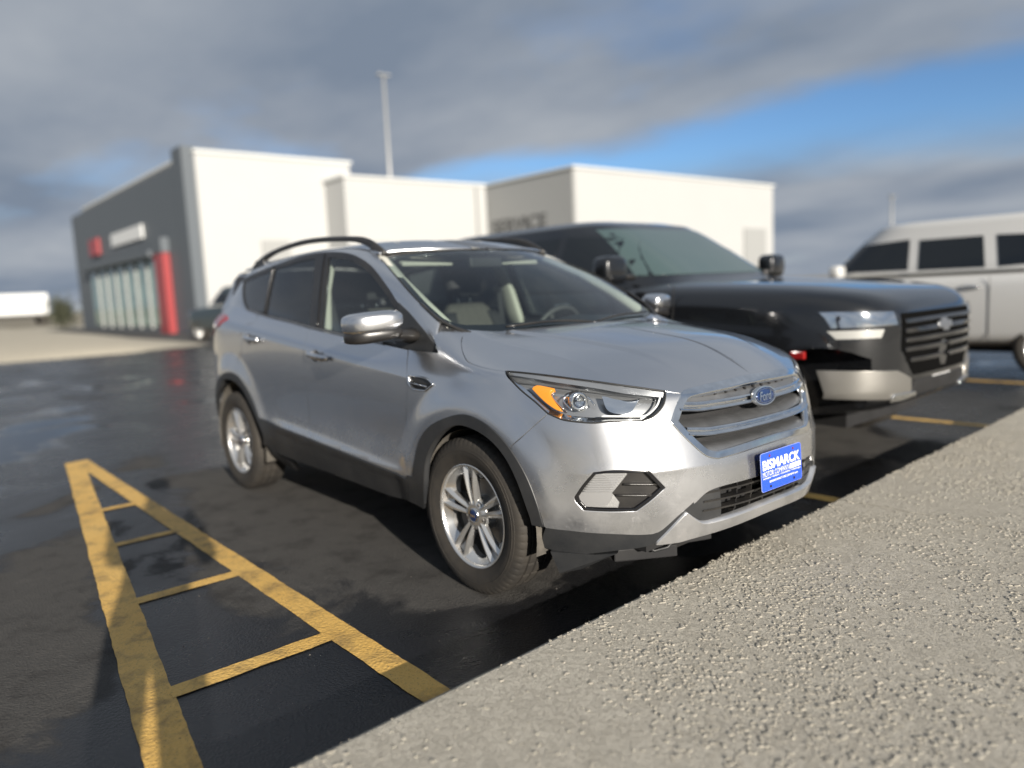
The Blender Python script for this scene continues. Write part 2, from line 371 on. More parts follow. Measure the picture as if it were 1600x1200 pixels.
def subdiv(V, F, lev):
    me = bpy.data.meshes.new('cage'); me.from_pydata(V, [], F)
    o = bpy.data.objects.new('cage', me); COL.objects.link(o)
    md = o.modifiers.new('s', 'SUBSURF'); md.levels = lev; md.boundary_smooth = 'ALL'
    dg = bpy.context.evaluated_depsgraph_get(); ev = o.evaluated_get(dg); m2 = ev.to_mesh()
    co = np.empty(len(m2.vertices)*3); m2.vertices.foreach_get('co', co); co = co.reshape(-1, 3)
    fs = [tuple(p.vertices) for p in m2.polygons]
    ev.to_mesh_clear(); bpy.data.objects.remove(o); bpy.data.meshes.remove(me)
    return co, fs
class Skin:
    def __init__(self, co, fs):
        co = np.asarray(co, float); self.co = co; self.fs = [tuple(f) for f in fs]
        tri = []; 
        for f in self.fs:
            tri.append((f[0], f[1], f[2]))
            if len(f) == 4: tri.append((f[0], f[2], f[3]))
        self.tri = np.array(tri)
        fn = np.cross(co[self.tri[:, 1]]-co[self.tri[:, 0]], co[self.tri[:, 2]]-co[self.tri[:, 0]])
        vn = np.zeros_like(co)
        for k in range(3): np.add.at(vn, self.tri[:, k], fn)
        self.vn = vn/np.maximum(np.linalg.norm(vn, axis=1, keepdims=True), 1e-12)
        self.raw = None; self.disp = None
        self.bvh = BVHTree.FromPolygons([Vector(c) for c in co], [tuple(int(i) for i in t) for t in self.tri])
    def _n(self, p, i):
        a, b, c = self.tri[i]; A, B, C = self.co[a], self.co[b], self.co[c]; p = np.array(p)
        v0, v1, v2 = B-A, C-A, p-A
        d00, d01, d11, d20, d21 = v0@v0, v0@v1, v1@v1, v2@v0, v2@v1
        den = d00*d11-d01*d01
        if abs(den) < 1e-18: return Vector(self.vn[a])
        u = (d11*d20-d01*d21)/den; w = (d00*d21-d01*d20)/den
        n = self.vn[a]*(1-u-w)+self.vn[b]*u+self.vn[c]*w
        return Vector(n).normalized()
    def true_normals(self, P):
        """normals of the displaced skin without the facets of its mesh"""
        P = np.array([tuple(p) for p in P]); Q = P-self.disp(P)
        N = np.array([tuple(self.raw.near(q)[1]) for q in Q]); h = 1e-4; J = np.zeros((len(P), 3, 3))
        for k in range(3):
            e = np.zeros(3); e[k] = h; J[:, :, k] = (self.disp(Q+e)-self.disp(Q-e))/(2*h)
        J += np.eye(3); N = np.einsum('nij,nj->ni', np.linalg.inv(J).transpose(0, 2, 1), N)
        return N/np.linalg.norm(N, axis=1, keepdims=True)
    def ray(self, o, d):
        d = Vector(d).normalized(); p, n, i, t = self.bvh.ray_cast(Vector(o), d)
        if p is None: return None
        return p, self._n(p, i)
    def near(self, p):
        q, n, i, t = self.bvh.find_nearest(Vector(p)); return q, self._n(q, i)
def wheel_flare(x, z, xw):
    d = np.hypot(x-xw, z-HUB_Z)
    return 0.020*(1-sstep(0.47, 0.60 if xw > 0 else 0.64, d))
def soft_abs(t, e): return np.sqrt(t*t+e*e)-e
def body_relief(co):
    """displacement of the smooth skin: character line, door swage, wheel flares, bonnet ridges, bumper step"""
    x, y, z = co[:, 0], co[:, 1], co[:, 2]; s = np.abs(y); sg = np.where(y < 0, -1.0, 1.0)
    out = np.zeros_like(co)
    side = sstep(0.76, 0.86, s)*(1-sstep(1.00, 1.22, x))*sstep(-2.0, -1.75, x)
    t = z-crease_z(x)
    d = 0.0085*side*np.exp(-soft_abs(t, 0.003)/0.055)
    zs = 0.500-0.055*x
    d = d+0.010*np.exp(-((z-zs)/0.030)**2)*sstep(-0.85, -0.45, x)*(1-sstep(0.78, 0.95, x))*sstep(0.80, 0.87, s)
    d = d+np.where(x > 0, wheel_flare(x, z, HUB_X+0.02), wheel_flare(x, z, -HUB_X))*sstep(0.80, 0.87, s)
    out[:, 1] = sg*d
    hood = sstep(0.84, 0.90, z)*sstep(1.0, 1.1, x)
    out[:, 2] = hood*((1-sstep(-0.030, 0.012, s-ridge_y(x)))*0.007*(1-sstep(1.80, 2.06, x)) + 0.006*np.exp(-soft_abs(s-ridge2_y(x), 0.004)/0.045)*(1-sstep(1.70, 1.95, x))*sstep(1.1, 1.3, x))
    st = sstep(1.86, 2.02, x)*0.006*np.exp(-soft_abs(z-0.606, 0.004)/0.030)*sstep(0.30, 0.55, s)
    out[:, 0] = st*0.8; out[:, 1] += st*0.5*sg
    return out
def ridge_y(x): return 0.50-0.17*(x-1.15)
def ridge2_y(x): return 0.665-0.05*(x-1.15)
V0, F0 = build_cage()
_target = np.array(V0); _cage = _target.copy()
for _ in range(2):
    _lim, _f = subdiv(_cage.tolist(), F0, 2)
    _cage += 0.75*(_target-_lim[:len(V0)])
_co, _fs = subdiv(_cage.tolist(), F0, 5)
BODY_RAW = Skin(_co, _fs)
BODY = Skin(_co+body_relief(_co), _fs); BODY.raw = BODY_RAW; BODY.disp = body_relief

# cabin: side glass, windscreen and roof are three gently curved sheets
def side_half(x, z):
    x = np.asarray(x, float); z = np.asarray(z, float)
    t = np.maximum(z-1.08, 0)
    return 0.815 - 0.225*t - 0.11*t*t - np.where(x > -0.25, 0.018, 0.045)*np.clip((x+0.25)/1.3, -2, 2)**2
def grid_skin(fun, u0, u1, nu, v0, v1, nv):
    co = [fun(u, v) for u in np.linspace(u0, u1, nu) for v in np.linspace(v0, v1, nv)]
    fs = [(i*nv+j, (i+1)*nv+j, (i+1)*nv+j+1, i*nv+j+1) for i in range(nu-1) for j in range(nv-1)]
    return Skin(co, fs)
SIDE = grid_skin(lambda x, z: (x, -float(side_half(x, z)), z), -2.2, 1.35, 110, 0.98, 1.66, 30)   # right hand side, y < 0
def ws_point(t, y):
    """windscreen: t 0 at the base, 1 at the top"""
    xb = 1.255-0.205*(abs(y)/0.72)**2.0; zb = 1.100+0.045*(abs(y)/0.72)**3
    xt = 0.375-0.13*(abs(y)/0.62)**2; zt = 1.572-0.058*(abs(y)/0.62)**2.2
    x = xb+(xt-xb)*t; z = zb+(zt-zb)*t + 0.050*math.sin(math.pi*t*0.96)
    return (x, y, z)
SCREEN = grid_skin(lambda y, t: ws_point(t, y), -0.86, 0.86, 80, -0.12, 1.08, 40)
def roof_z(x, y):
    xs = [-2.0, -1.7, -1.3, -0.9, -0.45, 0.0, 0.25, 0.46]; zs = [1.555, 1.592, 1.627, 1.644, 1.650, 1.634, 1.600, 1.550]
    c = np.polyfit(xs, zs, 4)
    return float(np.polyval(c, x)) - 0.050*(abs(y)/0.6)**2.4
ROOF = grid_skin(lambda x, y: (x, y, roof_z(x, y)), -2.0, 0.52, 90, -0.72, 0.72, 60)
# ------------------------------------------------------------------ seams and openings of the silver car, right half, in metres (a fourth value marks a corner)
OL = {
 'dlo_top': [(1.048,-0.797,1.057,1), (0.922,-0.787,1.137), (0.784,-0.771,1.215), (0.670,-0.759,1.270), (0.558,-0.741,1.344), (0.362,-0.711,1.455), (0.183,-0.693,1.520), (0.004,-0.682,1.556), (-0.262,-0.676,1.576), (-0.572,-0.674,1.573), (-0.999,-0.673,1.540), (-1.349,-0.666,1.508), (-1.573,-0.662,1.477,1)],
 'dlo_rear': [(-1.573,-0.662,1.477,1), (-1.536,-0.691,1.389), (-1.464,-0.719,1.308), (-1.363,-0.739,1.256,1)],
 'dlo_bot': [(-1.363,-0.739,1.256,1), (-0.971,-0.769,1.213), (-0.582,-0.789,1.178), (-0.272,-0.800,1.145), (0.189,-0.808,1.102), (0.526,-0.809,1.073), (0.803,-0.803,1.048), (1.037,-0.797,1.039,1)],
 'dlo_bot_body': [(-1.234,-0.789,1.257,1), (-0.881,-0.806,1.213), (-0.532,-0.811,1.178), (-0.238,-0.816,1.145), (0.210,-0.819,1.101), (0.554,-0.825,1.073), (0.864,-0.842,1.050), (1.093,-0.833,1.041)],
 'gap_mid': [(-0.227,-0.815,1.145,1), (-0.201,-0.847,1.106), (-0.148,-0.892,1.046), (-0.152,-0.902,1.000), (-0.157,-0.903,0.919), (-0.150,-0.900,0.767), (-0.157,-0.896,0.639), (-0.164,-0.899,0.571), (-0.129,-0.912,0.513)],
 'gap_mid_low': [(-0.129,-0.912,0.513), (-0.124,-0.901,0.444), (-0.107,-0.887,0.376), (-0.092,-0.873,0.327,1)],
 'gap_front': [(0.864,-0.842,1.050,1), (0.890,-0.865,1.010), (0.927,-0.899,0.910), (0.908,-0.902,0.774), (0.898,-0.901,0.688), (0.911,-0.923,0.466)],
 'gap_front_low': [(0.911,-0.923,0.466), (0.922,-0.920,0.440), (0.872,-0.891,0.325,1)],
 'gap_rear': [(-1.029,-0.801,1.230,1), (-0.972,-0.832,1.189), (-1.002,-0.852,1.169), (-1.078,-0.866,1.160), (-1.087,-0.890,1.125), (-1.123,-0.895,1.087), (-1.110,-0.897,1.036), (-1.120,-0.898,0.980), (-1.185,-0.902,0.920), (-1.198,-0.918,0.817)],
 'clad_top': [(-0.864,-0.915,0.558), (-0.633,-0.907,0.537), (-0.379,-0.912,0.524), (-0.129,-0.913,0.510), (0.146,-0.913,0.493), (0.429,-0.913,0.476), (0.682,-0.912,0.460), (0.913,-0.922,0.449)],
 'sill': [(-0.805,-0.897,0.370), (-0.722,-0.878,0.344), (-0.508,-0.875,0.334), (-0.096,-0.873,0.328), (0.328,-0.870,0.317), (0.662,-0.868,0.308), (0.875,-0.891,0.324), (0.995,-0.890,0.311)],
 'arch_r_out': [(-1.726,-0.886,0.661), (-1.618,-0.903,0.755), (-1.462,-0.916,0.812), (-1.326,-0.918,0.834), (-1.187,-0.917,0.820), (-1.056,-0.916,0.757), (-0.949,-0.914,0.663), (-0.864,-0.915,0.560), (-0.812,-0.912,0.507), (-0.771,-0.904,0.443), (-0.791,-0.897,0.381)],
 'arch_r_in': [(-1.532,-0.914,0.716), (-1.458,-0.917,0.771), (-1.353,-0.918,0.785), (-1.219,-0.919,0.773), (-1.093,-0.918,0.725), (-0.983,-0.918,0.640), (-0.879,-0.919,0.538), (-0.823,-0.913,0.451), (-0.849,-0.905,0.383)],
 'arch_f_out': [(0.959,-0.922,0.465), (0.980,-0.924,0.529), (1.031,-0.921,0.640), (1.130,-0.923,0.722), (1.274,-0.924,0.777), (1.400,-0.925,0.800), (1.520,-0.926,0.781), (1.621,-0.922,0.732), (1.696,-0.914,0.663), (1.754,-0.903,0.576), (1.788,-0.890,0.479), (1.797,-0.870,0.392)],
 'arch_f_in': [(1.004,-0.895,0.329), (1.045,-0.918,0.433), (1.095,-0.923,0.584), (1.198,-0.924,0.690), (1.320,-0.926,0.746), (1.434,-0.927,0.750), (1.557,-0.926,0.717), (1.646,-0.921,0.653), (1.707,-0.913,0.558), (1.744,-0.899,0.447), (1.750,-0.888,0.394)],
 'vent': [(0.934,-0.895,0.937,1), (1.075,-0.891,0.930), (1.133,-0.893,0.906,1), (1.075,-0.899,0.874,1), (0.978,-0.900,0.877), (0.942,-0.900,0.903,1)],
 'fend_up': [(1.093,-0.833,1.041,1), (1.045,-0.811,1.081), (0.988,-0.787,1.117,1), (0.978,-0.749,1.148,1), (1.072,-0.712,1.135), (1.143,-0.685,1.114,1)],
 'hood_seam': [(1.137,-0.680,1.117,1), (1.141,-0.720,1.108), (1.182,-0.763,1.081), (1.251,-0.807,1.041), (1.325,-0.837,1.010), (1.418,-0.848,0.995), (1.503,-0.849,0.987), (1.574,-0.840,0.982,1)],
 'hl_top': [(1.574,-0.840,0.982,1), (1.699,-0.794,0.974), (1.847,-0.716,0.953), (1.964,-0.628,0.931), (2.043,-0.536,0.908), (2.083,-0.478,0.894,1)],
 'hl_in': [(2.083,-0.478,0.894,1), (2.094,-0.485,0.878), (2.100,-0.510,0.842), (2.092,-0.554,0.809), (2.073,-0.599,0.794)],
 'hl_bot': [(2.073,-0.599,0.794), (2.042,-0.650,0.797), (1.998,-0.707,0.800), (1.965,-0.742,0.797), (1.930,-0.773,0.800), (1.869,-0.815,0.810), (1.814,-0.840,0.832)],
 'hl_out': [(1.814,-0.840,0.832), (1.757,-0.852,0.874), (1.674,-0.862,0.924), (1.574,-0.840,0.982,1)],
 'seam_bump': [(1.814,-0.840,0.832,1), (1.755,-0.876,0.773), (1.679,-0.916,0.701,1)],
 'hood_tip': [(2.083,-0.478,0.894,1), (2.102,-0.449,0.885), (2.118,-0.421,0.879,1)],
 'amber': [(1.727,-0.842,0.925,1), (1.739,-0.826,0.939), (1.805,-0.797,0.928,1), (1.794,-0.814,0.914), (1.821,-0.818,0.880), (1.855,-0.812,0.845,1), (1.837,-0.822,0.850), (1.789,-0.835,0.879)],
 'gr_left': [(2.118,-0.421,0.879,1), (2.123,-0.463,0.831), (2.126,-0.497,0.779,1), (2.160,-0.452,0.714), (2.195,-0.399,0.652), (2.209,-0.369,0.633), (2.220,-0.335,0.624)],
 'gr_bot': [(2.220,-0.335,0.624), (2.234,-0.270,0.627), (2.247,-0.166,0.633), (2.251,-0.056,0.637)],
 'gr_top': [(2.118,-0.421,0.879,1), (2.118,-0.387,0.891), (2.136,-0.300,0.900), (2.152,-0.190,0.906), (2.156,-0.111,0.909)],
 'fog': [(1.912,-0.814,0.518,1), (1.940,-0.796,0.566), (1.974,-0.770,0.615,1), (2.030,-0.716,0.621), (2.109,-0.613,0.613,1), (2.142,-0.559,0.541,1), (2.113,-0.607,0.497), (2.077,-0.651,0.458,1), (2.006,-0.732,0.460), (1.937,-0.791,0.465,1), (1.915,-0.811,0.500)],
 'low_top': [(2.175,-0.481,0.433,1), (2.196,-0.443,0.469), (2.216,-0.392,0.504), (2.239,-0.310,0.516), (2.263,-0.151,0.519), (2.266,-0.082,0.521)],
 'low_bot': [(2.175,-0.481,0.433,1), (2.182,-0.459,0.414), (2.188,-0.434,0.394), (2.197,-0.392,0.375), (2.225,-0.292,0.377), (2.244,-0.186,0.384), (2.251,-0.081,0.388)],
 'lip_bot': [(2.096,-0.566,0.314,1), (2.139,-0.485,0.315), (2.163,-0.435,0.322), (2.202,-0.323,0.332), (2.230,-0.177,0.343), (2.237,-0.059,0.348)],
 'band_up': [(2.191,-0.454,0.470,1), (2.161,-0.509,0.424), (2.120,-0.559,0.370), (2.098,-0.587,0.357)],
 'apron_top': [(2.098,-0.587,0.357), (2.070,-0.628,0.358), (2.008,-0.703,0.366), (1.899,-0.798,0.376), (1.803,-0.866,0.386,1)],
 'apron_bot': [(1.759,-0.848,0.292,1), (1.828,-0.803,0.276), (1.884,-0.768,0.273), (1.938,-0.731,0.282), (2.009,-0.670,0.294), (2.057,-0.614,0.300), (2.092,-0.569,0.310,1)],
 'bar1': [(2.138,-0.449,0.801), (2.161,-0.378,0.805), (2.204,-0.103,0.815), (2.206,0.084,0.809), (2.141,0.431,0.809)],
 'bar1_top': [(2.139,-0.429,0.820), (2.165,-0.342,0.825), (2.198,-0.093,0.839)],
 'slots': [(2.168,-0.294,0.865), (2.189,-0.165,0.868), (2.194,-0.017,0.866), (2.188,0.150,0.874)],
 'bar2': [(2.176,-0.409,0.714), (2.216,-0.248,0.721), (2.168,0.411,0.741)],
 'bar2_top': [(2.164,-0.424,0.740), (2.208,-0.237,0.754)],
 'op1': [(2.153,-0.412,0.792), (2.176,-0.360,0.769), (2.213,-0.118,0.781), (2.209,-0.126,0.792)],
 'op2': [(2.177,-0.412,0.705), (2.195,-0.376,0.681), (2.236,-0.147,0.686), (2.217,0.256,0.709)],
 'crease_fog': [(1.971,-0.770,0.627), (2.090,-0.641,0.618), (2.187,-0.460,0.596)],
 'ws_side': [(0.293,-0.619,1.507,1), (0.573,-0.699,1.394), (0.800,-0.740,1.281), (0.959,-0.743,1.194), (1.004,-0.733,1.170), (1.065,-0.706,1.139), (1.118,-0.658,1.113)],
 'ws_base': [(1.118,-0.658,1.113), (1.173,-0.537,1.098), (1.208,-0.409,1.095), (1.241,-0.187,1.101), (1.237,0.021,1.112)],
 'ws_top': [(0.293,-0.619,1.507,1), (0.297,-0.559,1.524), (0.404,-0.336,1.540), (0.464,-0.114,1.542)],
 'tail': [(-1.446,-0.849,1.200,1), (-1.519,-0.877,1.156), (-1.724,-0.849,1.130)],
 'handle_f': [(-0.070,-0.902,1.006), (0.168,-0.901,0.986)],
 'handle_r': [(-1.007,-0.896,1.080), (-0.779,-0.899,1.064)],
 'proj': [(1.897,-0.763,0.886), (1.915,-0.747,0.885), (1.887,-0.752,0.908)],
 'refl': [(1.959,-0.693,0.896,1), (2.049,-0.567,0.887,1), (2.050,-0.614,0.838), (2.023,-0.663,0.827), (1.990,-0.697,0.844)],
 'drl': [(2.086,-0.498,0.881), (2.091,-0.529,0.844), (2.079,-0.576,0.815), (2.052,-0.625,0.815), (1.978,-0.720,0.822)],
 'hexl': [(1.861,-0.774,0.909), (1.852,-0.797,0.884), (1.890,-0.789,0.845)],
 'hexl2': [(1.815,-0.803,0.912), (1.811,-0.814,0.898), (1.863,-0.806,0.848)],
 'vline': [(1.921,-0.732,0.899), (1.953,-0.726,0.864)],
 'fog_lamp': [(1.917,-0.810,0.513,1), (1.946,-0.792,0.561), (1.969,-0.776,0.606,1), (2.064,-0.680,0.602,1), (2.021,-0.724,0.530,1), (2.038,-0.702,0.492,1), (2.034,-0.705,0.472,1), (1.972,-0.765,0.476), (1.938,-0.792,0.478,1), (1.920,-0.807,0.495)],
 'rib1': [(2.053,-0.690,0.563), (2.131,-0.579,0.553)],
 'rib2': [(2.032,-0.712,0.521), (2.117,-0.601,0.512)],
 'low_flap': [(2.175,-0.481,0.433,1), (2.196,-0.443,0.469), (2.216,-0.392,0.501), (2.233,-0.335,0.513,1), (2.223,-0.310,0.382,1), (2.198,-0.392,0.378), (2.188,-0.435,0.397)],
 'q_div': [(-0.983,-0.674,1.541), (-0.991,-0.719,1.395), (-0.988,-0.768,1.215)],
 'bp_rear': [(-0.345,-0.677,1.574), (-0.293,-0.740,1.372), (-0.250,-0.801,1.142)],
 'bp_front': [(-0.192,-0.679,1.568), (-0.150,-0.741,1.368), (-0.113,-0.804,1.128)],
 'sail': [(0.680,-0.760,1.266), (0.709,-0.805,1.058)],
}
# ------------------------------------------------------------------ panels: an outline cut out of a skin, edges rolled inwards
def dense(pts, step=0.012, closed=False):
    """Catmull-Rom through the points, sharp where a fourth value is set"""
    n = len(pts); P = [np.array(p[:3], float) for p in pts]; C = [len(p) > 3 for p in pts]
    out = []
    for i in range(n if closed else n-1):
        p1, p2 = P[i], P[(i+1) % n]
        p0 = P[i-1] if (closed or i > 0) and not C[i] else p1-(p2-p1)
        p3 = P[(i+2) % n] if (closed or i+2 < n) and not C[(i+1) % n] else p2+(p2-p1)
        L = np.linalg.norm(p2-p1); k = max(1, int(round(L/step)))
        for j in range(k):
            t = j/k
            out.append(0.5*((2*p1)+(-p0+p2)*t+(2*p0-5*p1+4*p2-p3)*t*t+(-p0+3*p1-3*p2+p3)*t**3))
    if not closed: out.append(P[-1])
    return out
def chain(*parts):
    """joins dense curves into one closed loop, dropping doubled points"""
    out = []
    for c in parts:
        for p in c:
            if not out or np.linalg.norm(out[-1]-p) > 0.004: out.append(np.array(p, float))
    while np.linalg.norm(out[0]-out[-1]) < 0.004: out.pop()
    return out
def inset2(P, d):
    P = np.asarray(P, float); n = len(P)
    a = 0.5*np.sum(P[:, 0]*np.roll(P[:, 1], -1)-np.roll(P[:, 0], -1)*P[:, 1])
    if a < 0: P = P[::-1]
    e = np.roll(P, -1, 0)-P; e /= np.maximum(np.linalg.norm(e, axis=1, keepdims=True), 1e-9)
    nn = np.stack([-e[:, 1], e[:, 0]], 1); m = nn+np.roll(nn, 1, 0); l = np.linalg.norm(m, axis=1, keepdims=True)
    m = m/np.maximum(l, 1e-6); c = np.clip(np.sum(m*nn, 1, keepdims=True), 0.5, 1)
    return P+m*d/c
def inside(P, q):
    x, y = q[:, 0], q[:, 1]; r = np.zeros(len(q), bool); n = len(P)
    for i in range(n):
        x1, y1 = P[i]; x2, y2 = P[(i+1) % n]
        if y1 == y2: continue
        c = ((y1 > y) != (y2 > y)) & (x < (x2-x1)*(y-y1)/(y2-y1)+x1)
        r ^= c
    return r
def dist_poly(P, q):
    d = np.full(len(q), 1e9); n = len(P); P = np.asarray(P)
    for i in range(n):
        a, b = P[i], P[(i+1) % n]; ab = b-a; L = ab@ab
        t = np.clip(((q-a)@ab)/max(L, 1e-12), 0, 1); d = np.minimum(d, np.linalg.norm(q-(a+t[:, None]*ab), axis=1))
    return d
def panel(loop, d, skin, grid=0.02, off=0.0, gap=0.0022, roll=0.010, holes=(), hole_roll=None, offfun=None, soft=0.0018, lines=()):
    """returns verts, faces, normals"""
    d = Vector(d).normalized(); e1 = Vector((0, 0, 1)).cross(d)
    e1 = Vector((1, 0, 0)) if e1.length < 0.1 else e1.normalized()
    e2 = d.cross(e1).normalized()
    to2 = lambda p: (Vector(p).dot(e1), Vector(p).dot(e2))
    loops = [inset2([to2(p) for p in loop], gap)] + [inset2([to2(p) for p in h], -gap) for h in holes]
    allp = []; edges = []
    for L in loops:
        s = len(allp); allp += [tuple(q) for q in L]; edges += [(s+i, s+(i+1) % len(L)) for i in range(len(L))]
    lo = loops[0].min(0); hi = loops[0].max(0); g = []
    k = 0; yy = lo[1]+grid*0.5
    while yy < hi[1]:
        g.append(np.stack([np.arange(lo[0]+(grid*0.5 if k % 2 else 0), hi[0], grid), np.full(len(np.arange(lo[0]+(grid*0.5 if k % 2 else 0), hi[0], grid)), yy)], 1)); yy += grid*0.87; k += 1
    if g:
        g = np.concatenate(g); m = inside(loops[0], g) & (dist_poly(loops[0], g) > grid*0.45)
        for h in loops[1:]: m &= ~inside(h, g) & (dist_poly(h, g) > grid*0.45)
        g = g[m]
        for ln in lines:     # feature lines become rows of edges, grid points close to them make room
            L2 = np.array([to2(p) for p in ln]); ok = inside(loops[0], L2) & (dist_poly(loops[0], L2) > 0.004)
            for h in loops[1:]: ok &= ~inside(h, L2) & (dist_poly(h, L2) > 0.004)
            for i in range(len(L2)):
                if ok[i]:
                    allp.append(tuple(L2[i]))
                    if i and ok[i-1]: edges.append((len(allp)-2, len(allp)-1))
            if len(L2) > 1:
                dd = np.min(np.linalg.norm(g[:, None, :]-L2[None, :, :], axis=2), axis=1); g = g[dd > 0.007]
        allp += [tuple(q) for q in g]
    vs_, es_, fs_, *_ = delaunay_2d_cdt([Vector(q) for q in allp], edges, [], 1, 1e-6)
    fs_ = [tuple(f) for f in fs_]
    if holes:
        cen = np.array([np.mean([tuple(vs_[i]) for i in f], 0) for f in fs_]); keep = np.ones(len(fs_), bool)
        for h in loops[1:]: keep &= ~inside(h, cen)
        fs_ = [f for f, k_ in zip(fs_, keep) if k_]
    V = []; N = []; H = []
    for q in vs_:
        o = e1*q[0]+e2*q[1]-d*6
        h = skin.ray(o, d)
        if h is None: h = skin.near(e1*q[0]+e2*q[1]+d*(Vector(loop[0]).dot(d)))
        H.append(h)
    if skin.raw is not None:
        TN = skin.true_normals([h[0] for h in H]); H = [(h[0], Vector(n)) for h, n in zip(H, TN)]
    for p, n in H:
        if n.dot(d) > 0: n = -n
        dd = off if offfun is None else off+offfun(p)
        V.append(p+n*dd); N.append(n)
    for v in V:
        if abs(v.y) < 0.0035: v.y = 0.0
    # orient faces against the projection
    F = []
    for f in fs_:
        a, b, c = (V[f[0]], V[f[1]], V[f[2]])
        F.append(f if (b-a).cross(c-a).dot(N[f[0]]) > 0 else f[::-1])
    if roll:
        cnt = {}
        for f in F:
            for i in range(len(f)):
                a, b = f[i], f[(i+1) % len(f)]; cnt[(a, b)] = cnt.get((a, b), 0)+1
        bd = [(a, b) for (a, b) in cnt if (b, a) not in cnt]
        bd = [(a, b) for a, b in bd if not (abs(V[a].y) < 0.004 and abs(V[b].y) < 0.004)]
        outw = {}
        for a, b in bd:
            t = (V[b]-V[a]).normalized(); o = t.cross(N[a]); outw[a] = outw.get(a, Vector())+o; outw[b] = outw.get(b, Vector())+o
        r1 = {}; r2 = {}
        for i, o in outw.items():
            o = o.normalized(); n = N[i]
            V.append(V[i]+o*soft-n*soft*0.9); N.append((n+o).normalized()); r1[i] = len(V)-1
            V.append(V[i]+o*soft-n*roll); N.append(o); r2[i] = len(V)-1
        for a, b in bd:
            F.append((b, a, r1[a], r1[b])); F.append((r1[b], r1[a], r2[a], r2[b]))
    return V, F, N
def mirror_y(vfn):
    V, F, N = vfn
    return [Vector((v.x, -v.y, v.z)) for v in V], [f[::-1] for f in F], [Vector((n.x, -n.y, n.z)) for n in N]
def join(*ms):
    V, F, N = [], [], []
    for v, f, n in ms:
        k = len(V); V += list(v); F += [tuple(i+k for i in q) for q in f]; N += list(n)
    return V, F, N
def emit(name, m, mat, parent): return mesh_obj(name, m[0], m[1], mat, parent, normals=m[2])
def both(name, m, mat, parent): return emit(name, m, mat, parent), emit(name, mirror_y(m), mat, parent)
def whole(name, m, mat, parent): return emit(name, join(m, mirror_y(m)), mat, parent)
def mirror_obj(o, parent):
    me = o.data.copy(); c = o.copy(); c.data = me; COL.objects.link(c); c.parent = parent
    for v in me.vertices: v.co.y = -v.co.y
    me.flip_normals(); return c
def front_pt(y, z, off=0.0, skin=None):
    h = (skin or BODY).ray((6, y, z), (-1, 0, 0))
    if h is None: h = (skin or BODY).near((2.2, y, z))
    return h[0]+h[1]*off, h[1]
def at_skin(p, off, skin=None):
    q, n = (skin or BODY).near(p); return q+n*off, n
def text_mesh(body, width, height, bold=0.0, shear=0.0, depth=0.0):
    """verts and faces of a line of text fitted to width x height, centred"""
    cu = bpy.data.curves.new('text', 'FONT'); cu.body = body; cu.offset = bold; cu.shear = shear; cu.extrude = depth; cu.resolution_u = 4
    o = bpy.data.objects.new('text', cu); COL.objects.link(o)
    dg = bpy.context.evaluated_depsgraph_get(); me = o.evaluated_get(dg).to_mesh()
    V = [v.co.copy() for v in me.vertices]; F = [tuple(p.vertices) for p in me.polygons]
    o.evaluated_get(dg).to_mesh_clear(); bpy.data.objects.remove(o); bpy.data.curves.remove(cu)
    x0, x1 = min(v.x for v in V), max(v.x for v in V); y0, y1 = min(v.y for v in V), max(v.y for v in V)
    V = [Vector(((v.x-(x0+x1)/2)*width/(x1-x0), (v.y-(y0+y1)/2)*height/(y1-y0), v.z)) for v in V]
    return V, F
# ------------------------------------------------------------------ the silver car
car = empty('parked_car')
tag(car, 'silver compact crossover with blue dealer plate parked nose to the kerb', 'car')
D = {k: dense(v) for k, v in OL.items()}
def rev(c): return list(c)[::-1]
RIGHT = (0, 1, 0); DIAG = (-0.77, 0.64, 0.0); FRONT = (-1, 0, 0); TOP = (0, 0, -1)
def near_idx(c, p): return int(np.argmin([np.linalg.norm(np.array(q)-np.array(p)) for q in c]))
def cut(c, a, b):
    i, j = near_idx(c, a), near_idx(c, b)
    return c[i:j+1] if i <= j else rev(c[j:i+1])
def P3(*p): return dense(list(p))
# wheel openings, traced where seen and closed towards the hidden side
ARF_out, ARF_in = D['arch_f_out'], D['arch_f_in']
ARR_out = dense([(-1.85, -.83, .38), (-1.81, -.85, .52)] + [q[:3] for q in OL['arch_r_out']])
ARR_in = dense([(-1.775, -.85, .40), (-1.73, -.87, .53), (-1.65, -.89, .64)] + [q[:3] for q in OL['arch_r_in']])
belt = D['dlo_bot_body']
# --- doors
g_mid, g_front, g_rear = D['gap_mid'], D['gap_front'], D['gap_rear']
clad_top = D['clad_top']; sill = D['sill']
mid_c = g_mid[-1]; mid_b = g_mid[0]
front_b = g_front[0]; rear_b = g_rear[0]
fd = chain(g_front, cut(clad_top, g_front[-1], mid_c), rev(g_mid), cut(belt, mid_b, front_b))
rear_arch_hit = g_rear[-1]; i_arch = near_idx(ARR_out, rear_arch_hit); i_clad = near_idx(ARR_out, clad_top[0])
rd = chain(g_mid, cut(clad_top, mid_c, clad_top[0]), ARR_out[i_arch:i_clad+1][::-1], rev(g_rear), cut(belt, rear_b, mid_b))
gl, gfl = D['gap_mid_low'], D['gap_front_low']
fdc = chain(cut(clad_top, g_front[-1], mid_c), gl, cut(sill, gl[-1], gfl[-1]), rev(gfl))
i_sill = len(ARR_out)-1
rdc = chain(cut(clad_top, mid_c, clad_top[0]), ARR_out[i_clad:], cut(sill, sill[0], gl[-1]), rev(gl))
CREASE = [[np.array((x, -.9, float(crease_z(x))+o)) for x in np.arange(-1.95, 1.2, 0.02)] for o in (-.011, -.004, 0.0, .004, .011)]
